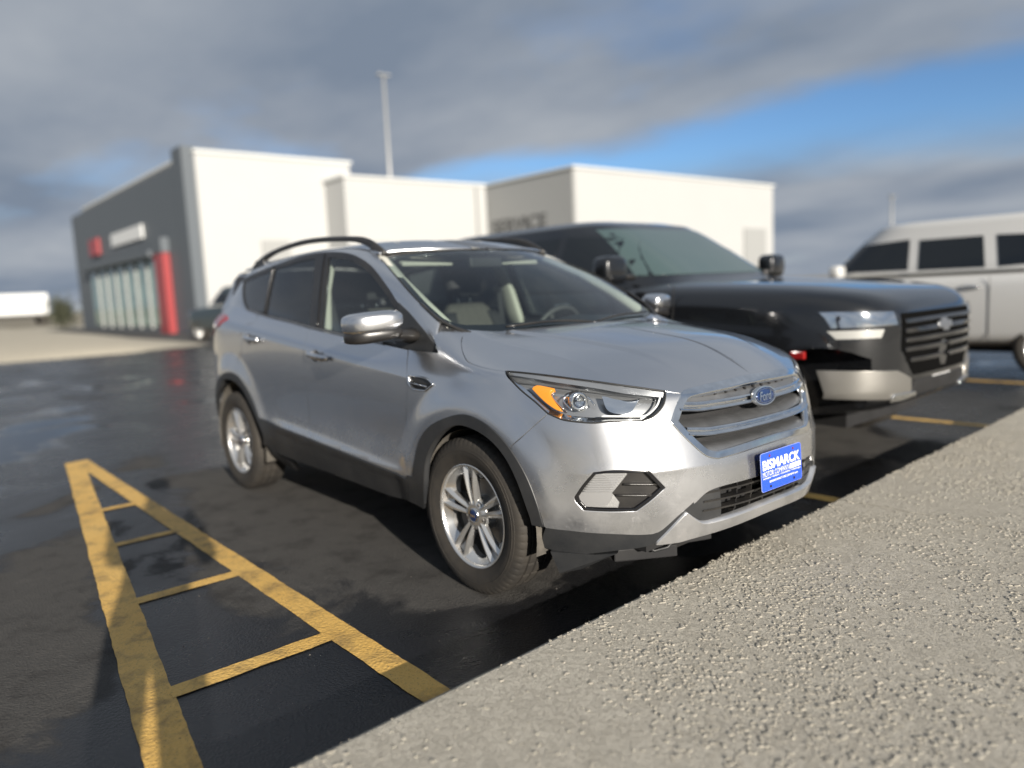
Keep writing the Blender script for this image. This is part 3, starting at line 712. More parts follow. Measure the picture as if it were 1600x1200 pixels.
RIDGE = [[np.array((x, -float(fn(x))+o, 1.0)) for x in np.arange(1.10, 2.06, 0.02)] for fn, os_ in ((ridge_y, (-.012, .0, .010, .020, .030)), (ridge2_y, (-.008, 0, .008))) for o in os_]
STEP = [[np.array(front_pt(y, 0.606+o)[0]) for y in np.arange(-.80, -.28, 0.018)] for o in (-.010, -.004, .0, .004, .010)]
m_fd = panel(fd, RIGHT, BODY, 0.022, lines=CREASE, gap=.0045, soft=.0035); m_rd = panel(rd, RIGHT, BODY, 0.022, lines=CREASE, gap=.0045, soft=.0035)
m_fdc = panel(fdc, RIGHT, BODY, 0.03, off=0.006, roll=0.02); m_rdc = panel(rdc, RIGHT, BODY, 0.03, off=0.006, roll=0.02)
fdoor = both('front_door', m_fd, M['silver'], car); rdoor = both('rear_door', m_rd, M['silver'], car)
for s in (0, 1):
    emit('cladding', m_fdc if s == 0 else mirror_y(m_fdc), M['clad'], fdoor[s])
    emit('cladding', m_rdc if s == 0 else mirror_y(m_rdc), M['clad'], rdoor[s])
# --- wings (fenders)
fu, hs, ho, sb = D['fend_up'], D['hood_seam'], D['hl_out'], D['seam_bump']
i_sb = near_idx(ARF_out, sb[-1])
fend = chain(fu, hs, rev(ho), sb, ARF_out[:i_sb+1][::-1], cut(clad_top, clad_top[-1], g_front[-1]), rev(g_front), cut(belt, g_front[0], belt[-1]))
vent_hole = dense([tuple(q) for q in OL['vent']], closed=True)
m_fend = panel(fend, RIGHT, BODY, 0.018, holes=[vent_hole], lines=CREASE)
fender = both('fender', m_fend, M['silver'], car)
fl_low = chain(cut(clad_top, clad_top[-1], g_front[-1]), gfl, cut(sill, gfl[-1], sill[-1]), ARF_in[:8], ARF_out[:1])
both('sill_end', panel(chain(gfl, cut(sill, gfl[-1], sill[-1]), cut(ARF_in, sill[-1], (1.05, -.92, .43)), cut(ARF_out, (1.0, -.92, .47), ARF_out[0])), RIGHT, BODY, 0.03, off=0.006, roll=0.02), M['clad'], car)
# vent on the wing: chrome surround, black slats
m_v = panel(vent_hole, RIGHT, BODY, 0.02, off=-0.010, gap=-0.001, roll=0)
for s in (0, 1):
    v_o = emit('side_vent', m_v if s == 0 else mirror_y(m_v), M['trim'], car)
    sg = -1 if s == 0 else 1
    mb = MB(); vh = [np.array((q[0], q[1]-0.003, q[2])) for q in vent_hole]
    mb.tube([(q[0], q[1]*(-sg), q[2]) if s else tuple(q) for q in vh], 0.0042, 6, closed=True); mb.build('vent_surround', M['chrome'], v_o, smooth=True)
    mb = MB(); a, b = (0.945, -.9005, .905), (1.085, -.8985, .893)
    mb.tube([(a[0], a[1]*(-sg), a[2]) if s else a, (b[0], b[1]*(-sg), b[2]) if s else b], 0.004, 6); mb.build('vent_blade', M['chrome'], v_o, smooth=True)
# --- arch lips
def lip(name, outer, inner, par=car):
    m = panel(chain(outer, rev(inner)), RIGHT, BODY, 0.02, off=0.005, gap=0.001, roll=0.03)
    return both(name, m, M['clad'], par)
lip('arch_moulding', ARF_out, ARF_in); lip('arch_moulding', ARR_out, ARR_in)
# --- bonnet
ht, tip, gt = D['hl_top'], D['hood_tip'], D['gr_top']
ws_base_b = []
for y in np.linspace(-0.69, 0.0, 24):
    q = ws_point(0.0, y); h = BODY.ray((q[0]+0.012, y, 3), (0, 0, -1)); ws_base_b.append(np.array(h[0]))
gt_c = list(gt)
for y in np.linspace(gt[-1][1]+0.012, 0.0, 9): gt_c.append(np.array(front_pt(y, 0.9105)[0]))
hood_loop = chain(ws_base_b[:1], hs[4:], ht, tip, gt_c, rev(ws_base_b))
m_hood = panel(hood_loop, (-0.12, 0, -1), BODY, 0.02, gap=0.002, roll=0.02, lines=RIDGE)
hood = whole('hood', m_hood, M['silver'], car)
# --- front bumper
gl_, gb = D['gr_left'], D['gr_bot']; lt, lb, bu, at_, lpb, ab = D['low_top'], D['low_bot'], D['band_up'], D['apron_top'], D['lip_bot'], D['apron_bot']
def to_centre(c, z=None):
    c = list(c); e = c[-1]; z = e[2] if z is None else z
    for y in np.linspace(e[1]*0.9, 0.0, 6): c.append(np.array(front_pt(y, z)[0]))
    return c
gbc = to_centre(gb); ltc = to_centre(lt); lbc = to_centre(lb); lpbc = to_centre(lpb)
centre = [np.array(front_pt(0.0, z)[0]) for z in np.linspace(gb[-1][2]-.01, lt[-1][2]+.01, 8)]
i_bu = near_idx(ltc, bu[0])
hb = D['hl_bot']; hi_ = D['hl_in']
bump_loop = chain(rev(sb), rev(hb), rev(hi_), tip, gl_, gbc, centre, rev(ltc[i_bu:]), bu, at_, ARF_out[i_sb:][::-1])
fog = dense([tuple(q) for q in OL['fog']], closed=True)
m_bump = panel(bump_loop, (-0.80, 0.60, 0), BODY, 0.016, gap=0.0018, roll=0.014, holes=[fog], lines=STEP)
bumper = whole('front_bumper', m_bump, M['silver'], car)
lipc = [np.array(front_pt(0.0, z)[0]) for z in np.linspace(lb[-1][2]-.006, lpb[-1][2]+.006, 4)]
lip_loop = chain(lbc, lipc, rev(lpbc), P3(tuple(lpbc[0]), (2.155, -.515, .395), tuple(lbc[0])))
m_lip = panel(lip_loop, (-0.85, 0.52, 0), BODY, 0.014, off=0.010, gap=0.0005, roll=0.035, soft=0.004)
whole('lower_lip', m_lip, M['silver'], bumper)
apron_loop = chain(bu, at_, P3(tuple(at_[-1]), (1.775, -.86, .34), tuple(ab[0])), ab, P3(tuple(ab[-1]), (2.15, -.52, .39), tuple(lbc[0]), tuple(bu[0])))
m_apr = panel(apron_loop, (-0.80, 0.60, 0), BODY, 0.02, off=-0.003, gap=0.0, roll=0.05)
both('apron', m_apr, M['clad'], bumper)
# --- fog lamp pockets
m_fogb = panel(fog, (-0.80, 0.60, 0), BODY, 0.025, off=-0.022, gap=-0.004, roll=0)
fl_loop = dense([tuple(q) for q in OL['fog_lamp']], closed=True)
m_fl = panel(fl_loop, (-0.80, 0.60, 0), BODY, 0.02, off=-0.010, gap=0.001, roll=0.012)
fog_in = [tuple(p) for p in fog]
cf = np.mean(np.array(fog), 0); fog_small = [cf+(np.array(p)-cf)*0.90 for p in fog]
m_fogr = panel(fog, (-0.80, 0.60, 0), BODY, 0.012, off=-0.002, gap=0.002, roll=0.02, holes=[fog_small])
for s in (0, 1):
    f_ = (lambda m: m) if s == 0 else mirror_y
    pocket = emit('fog_lamp_pocket', f_(m_fogb), M['trim'], bumper)
    emit('bezel', f_(m_fogr), M['gloss_black'], pocket)
    lamp = emit('fog_lamp', f_(m_fl), M['clear_lens'], bumper)
    mr = panel(fl_loop, (-0.80, 0.60, 0), BODY, 0.009, off=-0.019, gap=0.002, roll=0, offfun=lambda p: -0.022*max(0.0, 1-(((p.y+.765)/.05)**2+((p.z-.535)/.075)**2)))
    emit('reflector', f_(mr), M['reflector'], lamp)
    for rb in ('rib1', 'rib2'):
        pts = []; mb = MB()
        for t in np.linspace(0, 1, 6):
            p = np.array(OL[rb][0][:3])*(1-t)+np.array(OL[rb][1][:3])*t; q, n = at_skin(p, -0.012); pts.append((q.x, q.y if s == 0 else -q.y, q.z))
        mb.tube(pts, 0.0045, 6); mb.build('rib', M['trim'], pocket, smooth=True)
    # flutes of the lamp glass
    A2 = np.array([(p[0], p[1], p[2]) for p in fl_loop])
    for k in range(9):
        z = 0.530+0.0088*k; dd = A2[:, 2]-z; xs_ = []
        for i in range(len(A2)):
            j = (i+1) % len(A2)
            if dd[i]*dd[j] < 0: f = dd[i]/(dd[i]-dd[j]); xs_.append(A2[i]*(1-f)+A2[j]*f)
        if len(xs_) < 2: continue
        xs_.sort(key=lambda q: q[0]); a_, b_ = xs_[0], xs_[-1]; pts = []
        for t in np.linspace(0.05, 0.95, 9):
            q, n = at_skin(a_*(1-t)+b_*t, -0.0095); pts.append((q.x, q.y if s == 0 else -q.y, q.z))
        mb = MB(); mb.tube(pts, (0.0018, 0.0028), 6); mb.build('flute', M['clear_lens'], lamp, smooth=True)
# --- radiator grille
def sweep(prof, ymax, n=36, ends=None):
    """profile of (offset from the skin, z) drawn across the nose"""
    V = []; F = []; k = len(prof)
    ys = np.linspace(-ymax, ymax, n)
    for y in ys:
        for o, z in prof:
            dz = 0.0 if ends is None else ends(abs(y)/ymax)
            p, nn = front_pt(y, z+dz, 0); V.append(p+Vector((1, 0, 0.0))*o)
    for i in range(n-1):
        for j in range(k-1): F.append((i*k+j, (i+1)*k+j, (i+1)*k+j+1, i*k+j+1))
    return V, F
def bar(name, prof, ymax, mat, par, ends=None, bev=None):
    V, F = sweep(prof, ymax, ends=ends); mb = MB(); mb.add(V, F); return mb.build(name, mat, par, autosmooth=35)
g_half = chain(rev(gl_), gt_c)   # bottom left, up the side, along the top to the centre
grille_loop_half = chain(gl_, gbc)
full_left = chain(rev(gbc), rev(gl_), gt_c)
full = full_left + [np.array((p[0], -p[1], p[2])) for p in full_left[::-1] if abs(p[1]) > 0.004]
cg = np.array((2.17, 0.0, 0.765))
def shrink(loop, d):
    P = np.array([(p[1], p[2]) for p in loop]); Q = inset2(P, d)
    a = 0.5*np.sum(P[:, 0]*np.roll(P[:, 1], -1)-np.roll(P[:, 0], -1)*P[:, 1])
    return [np.array(front_pt(q[0], q[1])[0]) for q in Q]
inner = shrink(full, 0.024)
grille = emit('grille_frame', panel(full, FRONT, BODY, 0.012, off=0.004, gap=0.0015, roll=0.03, holes=[inner], soft=0.005), M['chrome'], car)
back = shrink(full, 0.004)
emit('backing', panel(back, FRONT, BODY, 0.04, off=-0.085, gap=0.0, roll=0), M['dark'], grille)
wing = lambda t: 0.010*max(0, (t-0.80)/0.20)
bar('upper_slab', [(-0.070, 0.905), (-0.045, 0.893), (-0.034, 0.860), (-0.010, 0.842), (-0.010, 0.836)], 0.445, M['satin'], grille)
bar('middle_slab', [(-0.085, 0.770), (-0.045, 0.767), (-0.012, 0.744), (-0.012, 0.738)], 0.475, M['satin'], grille)
bar('lower_slab', [(-0.085, 0.676), (-0.045, 0.673), (-0.022, 0.662), (-0.010, 0.645), (-0.010, 0.630)], 0.425, M['satin'], grille)
bar('chrome_bar', [(-0.030, 0.842), (0.000, 0.842), (0.004, 0.836), (-0.004, 0.829), (-0.006, 0.823), (0.006, 0.817), (0.008, 0.811), (0.000, 0.806), (-0.040, 0.808)], 0.452, M['chrome'], grille, wing)
bar('chrome_bar', [(-0.030, 0.744), (0.000, 0.744), (0.004, 0.739), (-0.004, 0.732), (-0.006, 0.728), (0.006, 0.722), (0.008, 0.717), (0.000, 0.712), (-0.040, 0.714)], 0.440, M['chrome'], grille, wing)
for k in range(11):
    y = -0.31+k*0.062
    p, n = front_pt(y, 0.863); mb = MB(); mb.box((p.x-0.031, p.y, 0.863), (0.012, 0.012, 0.013)); mb.build('slot', M['dark'], grille)
# emblem: chrome rim, blue oval, lettering
pe, ne = front_pt(0.0, 0.824, 0.0)
ne = Vector((1, 0, 0.16)).normalized(); ue = Vector((0, 1, 0)); ve = ne.cross(ue).normalized()
def oval(a, b, n=48): return [(a*math.cos(2*math.pi*i/n), b*math.sin(2*math.pi*i/n)) for i in range(n)]
def onem(q, o): return pe+ne*(0.012+o)+ue*q[0]+ve*q[1]
mb = MB(); o1, o2, o3, o4 = oval(.0800, .0405), oval(.0785, .0390), oval(.0730, .0338), oval(.0715, .0322)
V = [onem(q, h) for ring, h in ((o1, -.010), (o1, 0.003), (o2, .0075), (o3, .0075), (o4, .003)) for q in ring]
mb.add(V, [(r*48+i, r*48+(i+1) % 48, (r+1)*48+(i+1) % 48, (r+1)*48+i) for r in range(4) for i in range(48)])
emb = mb.build('emblem', M['chrome'], grille, autosmooth=40)
mb = MB(); V = [onem((q[0]*f, q[1]*f), .003+.004*(1-f*f)) for f in (1.0, .8, .6, .4, .2) for q in o4]+[onem((0, 0), .007)]
mb.add(V, [(r*48+i, r*48+(i+1) % 48, (r+1)*48+(i+1) % 48, (r+1)*48+i) for r in range(4) for i in range(48)]+[(4*48+i, 4*48+(i+1) % 48, 240) for i in range(48)])
mb.build('oval_field', M['emblem_blue'], emb, smooth=True)
V, F = text_mesh('Ford', 0.090, 0.037, 0.012, 0.30)
mb = MB(); mb.add([onem((v.x, v.y-0.001), .0085) for v in V], F); mb.build('lettering', M['chrome'], emb)
mb = MB(); rl = [onem(q, .0075) for q in oval(.0660, .0280)]; mb.tube(rl, 0.0011, 5, closed=True); mb.build('inner_line', M['chrome'], emb, smooth=True)
# --- lower grille
lowfull = chain(rev(lbc), ltc); lowfull = lowfull + [np.array((p[0], -p[1], p[2])) for p in lowfull[::-1] if abs(p[1]) > 0.004]
lowg = emit('lower_grille', panel(lowfull, FRONT, BODY, 0.04, off=-0.075, gap=-0.004, roll=0), M['dark'], bumper)
for z in (0.425, 0.462, 0.497):
    V, F = sweep([(-0.045, z-0.004), (-0.012, z-0.005), (-0.010, z+0.003), (-0.045, z+0.004)], 0.40); mb = MB(); mb.add(V, F); mb.build('louvre', M['trim'], lowg, autosmooth=35)
for k in range(8):
    y = -0.315+0.09*k; mb = MB()
    for z0 in np.linspace(0.385, 0.505, 7):
        p, n = front_pt(y, z0); mb.box((p.x-0.036, y, z0+0.008), (0.024, 0.007, 0.024))
    mb.build('upright', M['trim'], lowg)
lf = dense([tuple(q) for q in OL['low_flap']], closed=True)
both('blanking_panel', panel(lf, FRONT, BODY, 0.02, off=-0.014, gap=0.0, roll=0.03), M['clad'], lowg)
# --- dealer plate with print (flat things: each line of print its own sub-part)
plate_n = Vector((1, 0, 0.05)).normalized(); plate_c = Vector((2.291, 0.004, 0.537)); pu = Vector((0, 1, 0)); pv = plate_n.cross(pu).normalized()
def on_plate(x, y, h=0.0): return plate_c+pu*x+pv*y+plate_n*h
def rrect(w, h, r, n=5):
    out = []
    for cx, cy, a0 in ((w/2-r, h/2-r, 0), (-w/2+r, h/2-r, 90), (-w/2+r, -h/2+r, 180), (w/2-r, -h/2+r, 270)):
        for i in range(n+1): a = R(a0+90*i/n); out.append((cx+r*math.cos(a), cy+r*math.sin(a)))
    return out
mb = MB(); mb.prism(rrect(.306, .154, .012), on_plate(0, 0, -.0025), pu, pv, plate_n*.003); plate = mb.build('dealer_plate', M['plate_blue'], car, bevel=0.0006)
plate['label'] = 'bright blue dealer plate with white lettering'
mb = MB(); rr = rrect(.306, .154, .012); mb.tube([on_plate(q[0], q[1], -.001) for q in rr], 0.0016, 5, closed=True); mb.build('plate_rim', simple('plate_edge', (0.30, 0.36, 0.62), 0.3), plate, smooth=True)
def line(txt, x, y, w, h, bold=0.0, shear=0.0):
    V, F = text_mesh(txt, w, h, bold, shear); mb = MB(); mb.add([on_plate(v.x+x, v.y+y, .0012) for v in V], F); return mb.build('lettering', M['white_print'], plate)
line('BISMARCK', 0.0, 0.0275, 0.282, 0.041, 0.030)
line('MOTOR COMPANY', -0.045, -0.0085, 0.196, 0.021)
line('HONDA • NISSAN • HYUNDAI • Volkswagen', 0.0, -0.0265, 0.284, 0.0085, 0.02)
line('BISMARCKMOTORCOMPANY.com', 0.012, -0.0425, 0.215, 0.0085, 0.02)
mb = MB(); mb.prism([(.056, -.0185), (.146, -.0185), (.146, .0015), (.061, .0015)], on_plate(0, 0, .0008), pu, pv, plate_n*.0005); mb.build('white_bar', M['white_print'], plate)
for x in (-.089, .089):
    for y in (.062, -.062):
        mb = MB(); mb.lathe([(0.0, .003), (.005, .0028), (.0065, .001), (.0065, -.001)], 12, 'X', tuple(on_plate(x, y, 0.001))); mb.build('screw' if y > 0 else 'screw_hole', simple('rusty_screw', (0.12, 0.03, 0.03), 0.6) if y > 0 else M['dark'], plate, smooth=True)
mb = MB(); mb.box((2.272, 0.0, 0.535), (0.032, 0.20, 0.09), bev=0.004); mb.build('plate_bracket', M['trim'], plate)
# --- headlamps
hl_loop = chain(ht, hi_, hb, ho)
m_lens = panel(hl_loop, DIAG, BODY, 0.016, off=0.002, gap=0.004, roll=0)
m_hback = panel(hl_loop, DIAG, BODY, 0.02, off=-0.055, gap=0.003, roll=0)
m_seal = panel(hl_loop, DIAG, BODY, 0.012, off=0.0005, gap=0.0005, roll=0.02, holes=[[np.array(p) for p in hl_loop]] if False else [])
def ring_wall(loop, d0, d1, skin=BODY, g0=0.0, g1=0.0):
    V = []; F = []; N = []; n = len(loop)
    for p in loop:
        q, nn = skin.near(p); V += [q+nn*d0, q+nn*d1]
    for i in range(n): j = (i+1) % n; F.append((2*i, 2*j, 2*j+1, 2*i+1))
    return V, F
amb_loop = dense([tuple(q) for q in OL['amber']], closed=True)
m_amb = panel(amb_loop, DIAG, BODY, 0.012, off=-0.010, gap=0.0, roll=0.025)
refl_loop = dense([tuple(q) for q in OL['refl']], closed=True)
def yflip(s, p): return (p[0], p[1] if s == 0 else -p[1], p[2])
# top bezel band: strip along the upper edge of the lamp, lower strip and inner chrome steps
def strip(c, drop0, drop1, off0, off1, n=40):
    """band hanging below a curve on the skin"""
    V = []; F = []
    idx = np.linspace(0, len(c)-1, n)
    for i, t in enumerate(idx):
        a = int(t); f = t-a; p = np.array(c[a])*(1-f)+np.array(c[min(a+1, len(c)-1)])*f; u = i/(n-1)
        for dr, of in ((drop0, off0), ((drop0+drop1)/2 if not callable(drop1) else (drop0+drop1(u))/2, (off0+off1)/2), (drop1(u) if callable(drop1) else drop1, off1)):
            q, nn = at_skin((p[0], p[1], p[2]-dr), of); V.append(q)
    for i in range(n-1):
        for j in range(2): F.append((i*3+j, (i+1)*3+j, (i+1)*3+j+1, i*3+j+1))
    return V, F
for s in (0, 1):
    f_ = (lambda m: m) if s == 0 else mirror_y
    hb_o = emit('headlight', f_(m_hback), M['lamp_grey'], car)
    emit('lens', f_(m_lens), M['lens'], hb_o)
    def put(name, VF, mat, smooth=True):
        V, F = VF; mb = MB(); mb.add([yflip(s, v) for v in V], F); return mb.build(name, mat, hb_o, smooth=smooth)
    put('housing_wall', ring_wall(hl_loop, -0.004, -0.056), M['lamp_grey'])
    mb = MB(); mb.tube([yflip(s, at_skin(p, -0.001)[0]) for p in hl_loop], 0.0035, 6, closed=True); mb.build('seal', M['rubber_seal'], hb_o, smooth=True)
    emit('turn_signal', f_(m_amb), M['amber'], hb_o)
    put('upper_bezel', strip(ht, 0.004, lambda u: 0.012+0.030*min(1, u*3.0)*(1-max(0, (u-.75)/.25)*.55), -0.006, -0.014), M['lamp_grey'])
    low = chain(ho[::-1], rev(hb)); low = [p for p in low]
    put('lower_bezel', strip([np.array((p[0], p[1], p[2]+0.024)) for p in rev(hb)]+[], 0.0, 0.022, -0.030, -0.004), M['chrome'])
    put('side_bezel', strip([np.array((p[0]+0.012, p[1], p[2]+0.012)) for p in rev(ho)], 0.002, 0.030, -0.022, -0.006), M['chrome'])
    # projector unit
    c0, n0 = at_skin(OL['proj'][0][:3], -0.030); ax = Vector((0.90, -0.42, 0.05)).normalized()
    def turned(prof, c, nn=28):
        a = ax; b = a.cross(Vector((0, 0, 1))).normalized(); c2 = b.cross(a); V = []; F = []; k = len(prof)
        for j in range(nn):
            t = 2*math.pi*j/nn
            for r_, h in prof: V.append(c+a*h+b*(r_*math.cos(t))+c2*(r_*math.sin(t)))
        for j in range(nn):
            for i in range(k-1): F.append((j*k+i, j*k+i+1, ((j+1) % nn)*k+i+1, ((j+1) % nn)*k+i))
        return V, F
    put('projector_shroud', turned([(.024, .012), (.031, .016), (.036, .010), (.037, -.020), (.040, -.03)], c0), M['chrome'])
    pl = put('projector_lens', turned([(0.0005, .018), (.008, .0165), (.015, .012), (.020, .005), (.023, -.004)], c0), M['lens'])
    put('projector_eye', turned([(0.0005, -.010), (.012, -.006), (.022, -.002), (.026, .004)], c0), M['reflector'])
    # high beam bowl
    mbowl = panel(refl_loop, DIAG, BODY, 0.008, off=-0.012, gap=0.0, roll=0, offfun=lambda p: -0.040*max(0.0, 1-(((p.y+.615)/.075)**2+((p.z-.868)/.06)**2)))
    emit('main_beam_reflector', f_(mbowl), M['reflector'], hb_o)
    for nm, r_ in (('drl', .0042), ('hexl', .0035), ('hexl2', .003), ('vline', .003)):
        pts = [yflip(s, at_skin(p, -0.016)[0]) for p in dense([q[:3] for q in OL[nm]])]
        mb = MB(); mb.tube(pts, r_, 6); mb.build('light_guide', M['guide'] if nm == 'drl' else M['chrome'], hb_o, smooth=True)
# --- windows: black frame of the side glass, panes, pillars
dt, dr, db = D['dlo_top'], D['dlo_rear'], D['dlo_bot']
dlo = chain(dt, dr, db)
def on_side(c, dy=0.0): return [np.array(p) for p in c]
def side_line(p, q, n=12): return [np.array((p[0]*(1-t)+q[0]*t, -float(side_half(p[0]*(1-t)+q[0]*t, p[2]*(1-t)+q[2]*t)), p[2]*(1-t)+q[2]*t)) for t in np.linspace(0, 1, n)]
def inset_curve(c, d):     # offset towards the middle of the window
    ctr = np.array((-0.25, -.74, 1.33)); out = []
    for i, p in enumerate(c):
        t = np.array(c[min(i+1, len(c)-1)])-np.array(c[max(i-1, 0)]); nrm = np.array((-t[2], 0, t[0])); nrm /= max(np.linalg.norm(nrm), 1e-9)
        if nrm@(ctr-np.array(p)) < 0: nrm = -nrm
        q = np.array(p)+nrm*d; out.append(np.array((q[0], -float(side_half(q[0], q[2])), q[2])))
    return out
ti, bi, ri = inset_curve(dt, 0.030), inset_curve(db, 0.010), inset_curve(dr, 0.016)
def seg(c, x0, x1): return [p for p in c if min(x0, x1) <= p[0] <= max(x0, x1)]
qd0, qd1 = OL['q_div'][0][:3], OL['q_div'][2][:3]; br0, br1 = OL['bp_rear'][0][:3], OL['bp_rear'][2][:3]; bf0, bf1 = OL['bp_front'][0][:3], OL['bp_front'][2][:3]; sl0, sl1 = OL['sail'][0][:3], OL['sail'][1][:3]
def xat(a, b, z): return a[0]+(b[0]-a[0])*(z-a[2])/(b[2]-a[2])
def pane_loop(xl, xr, left=None, right=None):
    """window between two slanted lines given as functions z -> x, closed by the inset top and bottom curves"""
    top = [p for p in ti if xl(p[2]) <= p[0] <= xr(p[2])]; bot = [p for p in bi if xl(p[2]) <= p[0] <= xr(p[2])]
    return chain(top, left or [], bot, right or [])
w_front = pane_loop(lambda z: xat(bf0, bf1, z)+.012, lambda z: xat(sl0, sl1, z) if z < 1.285 else 9)
w_rear = pane_loop(lambda z: xat(qd0, qd1, z)+.028, lambda z: xat(br0, br1, z)-.006)
top_q = [p for p in ti if p[0] <= xat(qd0, qd1, p[2])-.022 and p[0] > -1.53]
w_quarter = chain(top_q, [p for p in ri if 1.285 < p[2] < 1.47], [p for p in bi if p[0] <= xat(qd0, qd1, p[2])-.022 and p[0] > -1.37])
m_frame = panel(dlo, RIGHT, SIDE, 0.03, off=0.004, gap=0.0, roll=0.02, holes=[w_front, w_rear, w_quarter])
def clip(m): return m
for s in (0, 1):
    f_ = (lambda m: m) if s == 0 else mirror_y
    fr = emit('window_frame', f_(m_frame), M['trim'], car)
    emit('front_window', f_(panel(w_front, RIGHT, SIDE, 0.05, off=-0.002, gap=-0.006, roll=0)), M['glass'], fr)
    emit('rear_window', f_(panel(w_rear, RIGHT, SIDE, 0.05, off=-0.002, gap=-0.006, roll=0)), M['glass_tint'], fr)
    emit('quarter_window', f_(panel(w_quarter, RIGHT, SIDE, 0.05, off=-0.002, gap=-0.006, roll=0)), M['glass_tint'], fr)
    # division bars and belt moulding
    for a, b, o in ((qd0, qd1, 0), (bf0, bf1, -0.035)):
        mb = MB(); pts = [yflip(s, (p[0]+o, p[1]-0.006, p[2])) for p in side_line(a, b)]
        mb.tube(pts, (0.006, 0.004), 6); mb.build('division_bar', M['gloss_black'], fr, smooth=True)
    mb = MB(); pts = [yflip(s, (p[0], p[1]-0.004, p[2]+0.004)) for p in belt if p[0] < 0.62]
    mb.tube(pts, 0.0055, 6); mb.build('belt_moulding', M['satin'], fr, smooth=True)
# --- cant rail: A pillar, roof edge and C pillar in one strip
low_c = chain(dt, dr); low_c = chain(P3((1.085, -.825, 1.035), tuple(dt[0])), dt, dr, P3(tuple(dr[-1]), (-1.40, -.752, 1.235)))
wss = D['ws_side'][::-1]
up_pts = [(1.005, -.760, 1.128), (0.985, -.728, 1.168)] + [tuple(p[:3]) for p in OL['ws_side'][::-1][2:]] + [(0.17, -.617, 1.556), (0.0, -.614, 1.583), (-.35, -.614, 1.598), (-.8, -.612, 1.594), (-1.2, -.607, 1.572), (-1.55, -.597, 1.535), (-1.72, -.602, 1.495), (-1.83, -.632, 1.42), (-1.90, -.665, 1.34), (-1.93, -.69, 1.27), (-1.92, -.71, 1.225)]
up_c = dense(up_pts)
def resample(c, n):
    c = np.array(c); L = np.concatenate([[0], np.cumsum(np.linalg.norm(np.diff(c, axis=0), axis=1))]); t = np.linspace(0, L[-1], n)
    return np.stack([np.interp(t, L, c[:, k]) for k in range(3)], 1)
# both edges share stations: foot of the A pillar, windscreen corner, tail of the roof
def stations(c, marks, counts):
    idx = [near_idx(c, m) for m in marks]; out = []
    for a, b, n in zip(idx[:-1], idx[1:], counts): seg_ = resample(c[a:b+1], n); out += list(seg_[:-1])
    out.append(np.array(c[idx[-1]])); return np.array(out)
cnt = (40, 60, 26)
LO = stations(low_c, [low_c[0], dt[near_idx(dt, (0.22, -.69, 1.51))], dt[-1], low_c[-1]], cnt)
UP = stations(up_c, [up_c[0], up_c[near_idx(up_c, (0.29, -.62, 1.51))], up_c[near_idx(up_c, (-1.60, -.597, 1.53))], up_c[-1]], cnt)
def loft_strip(A, B, n=9, bulge=0.016):
    V = []; F = []; m = len(A)
    for i in range(m):
        a, b = Vector(A[i]), Vector(B[i]); t = Vector(A[min(i+1, m-1)])-Vector(A[max(i-1, 0)])
        nrm = (b-a).cross(t).normalized()
        if nrm.y > 0 and abs(nrm.y) > 0.2: nrm = -nrm
        if nrm.z < 0 and abs(nrm.y) <= 0.2: nrm = -nrm
        w = (b-a).length
        for j in range(n):
            u = j/(n-1); V.append(a.lerp(b, u)+nrm*(min(bulge, w*0.07)*4*u*(1-u)+0.004))
    for i in range(m-1):
        for j in range(n-1): F.append((i*n+j, (i+1)*n+j, (i+1)*n+j+1, i*n+j+1))
    return V, F
Vc, Fc = loft_strip(LO, UP)
for s in (0, 1):
    mb = MB(); mb.add([yflip(s, v) for v in Vc], Fc); pil = mb.build('side_pillar', M['silver'], car, smooth=True)
# filler between the foot of the pillar, the wing and the screen
fill = [(1.010, -.772, 1.112), (1.000, -.760, 1.132), (0.983, -.728, 1.172), (1.045, -.690, 1.145), (1.115, -.650, 1.116), (1.155, -.690, 1.108), (1.085, -.722, 1.130)]
for s in (0, 1):
    mb = MB(); mb.add([yflip(s, (p[0], p[1], p[2]-.002)) for p in fill]+[yflip(s, (1.04, -.712, 1.150))], [(i, (i+1) % 7, 7) for i in range(7)]); mb.build('cowl_corner', M['silver'], car, smooth=True)
# --- windscreen and its black band
wt, wsd, wb = D['ws_top'], D['ws_side'], D['ws_base']
def halfscreen(c): return [p for p in c if p[1] <= -0.004]
ws_l = chain(rev(halfscreen(wt)), halfscreen(wsd)[1:], halfscreen(wb))
ws_full = chain(ws_l, [np.array((p[0], -p[1], p[2])) for p in ws_l[::-1]])
def on_screen(p):
    h = SCREEN.ray((p[0]+2*0.62, p[1], p[2]+2*0.78), (-0.62, 0, -0.78)); return np.array(h[0]) if h else np.array(p)
def shrink_ws(d, dlow):
    P = np.array([(p[1], p[0]) for p in ws_full]); Q = inset2(P, d); out = []
    for q in Q:
        y, x = q
        if x > 0.95: x -= dlow*sstep(0.95, 1.15, x)
        # height from the screen itself
        h = SCREEN.ray((x, y, 3), (0, 0, -1)); out.append(np.array(h[0]))
    return out
ws_in = shrink_ws(0.035, 0.045)
WSD = (-0.35, 0, -1)
wsf = emit('windscreen', panel(ws_full, WSD, SCREEN, 0.05, off=0.0, gap=0.001, roll=0), M['glass'], car)
emit('windscreen_band', panel(ws_full, WSD, SCREEN, 0.02, off=-0.004, gap=0.001, roll=0.006, holes=[ws_in]), M['gloss_black'], wsf)
mb = MB(); seal_pts = [p+np.array((0, 0, .002)) for p in ws_full]; mb.tube(seal_pts, 0.005, 6, closed=True); mb.build('windscreen_seal', M['rubber_seal'], wsf, smooth=True)
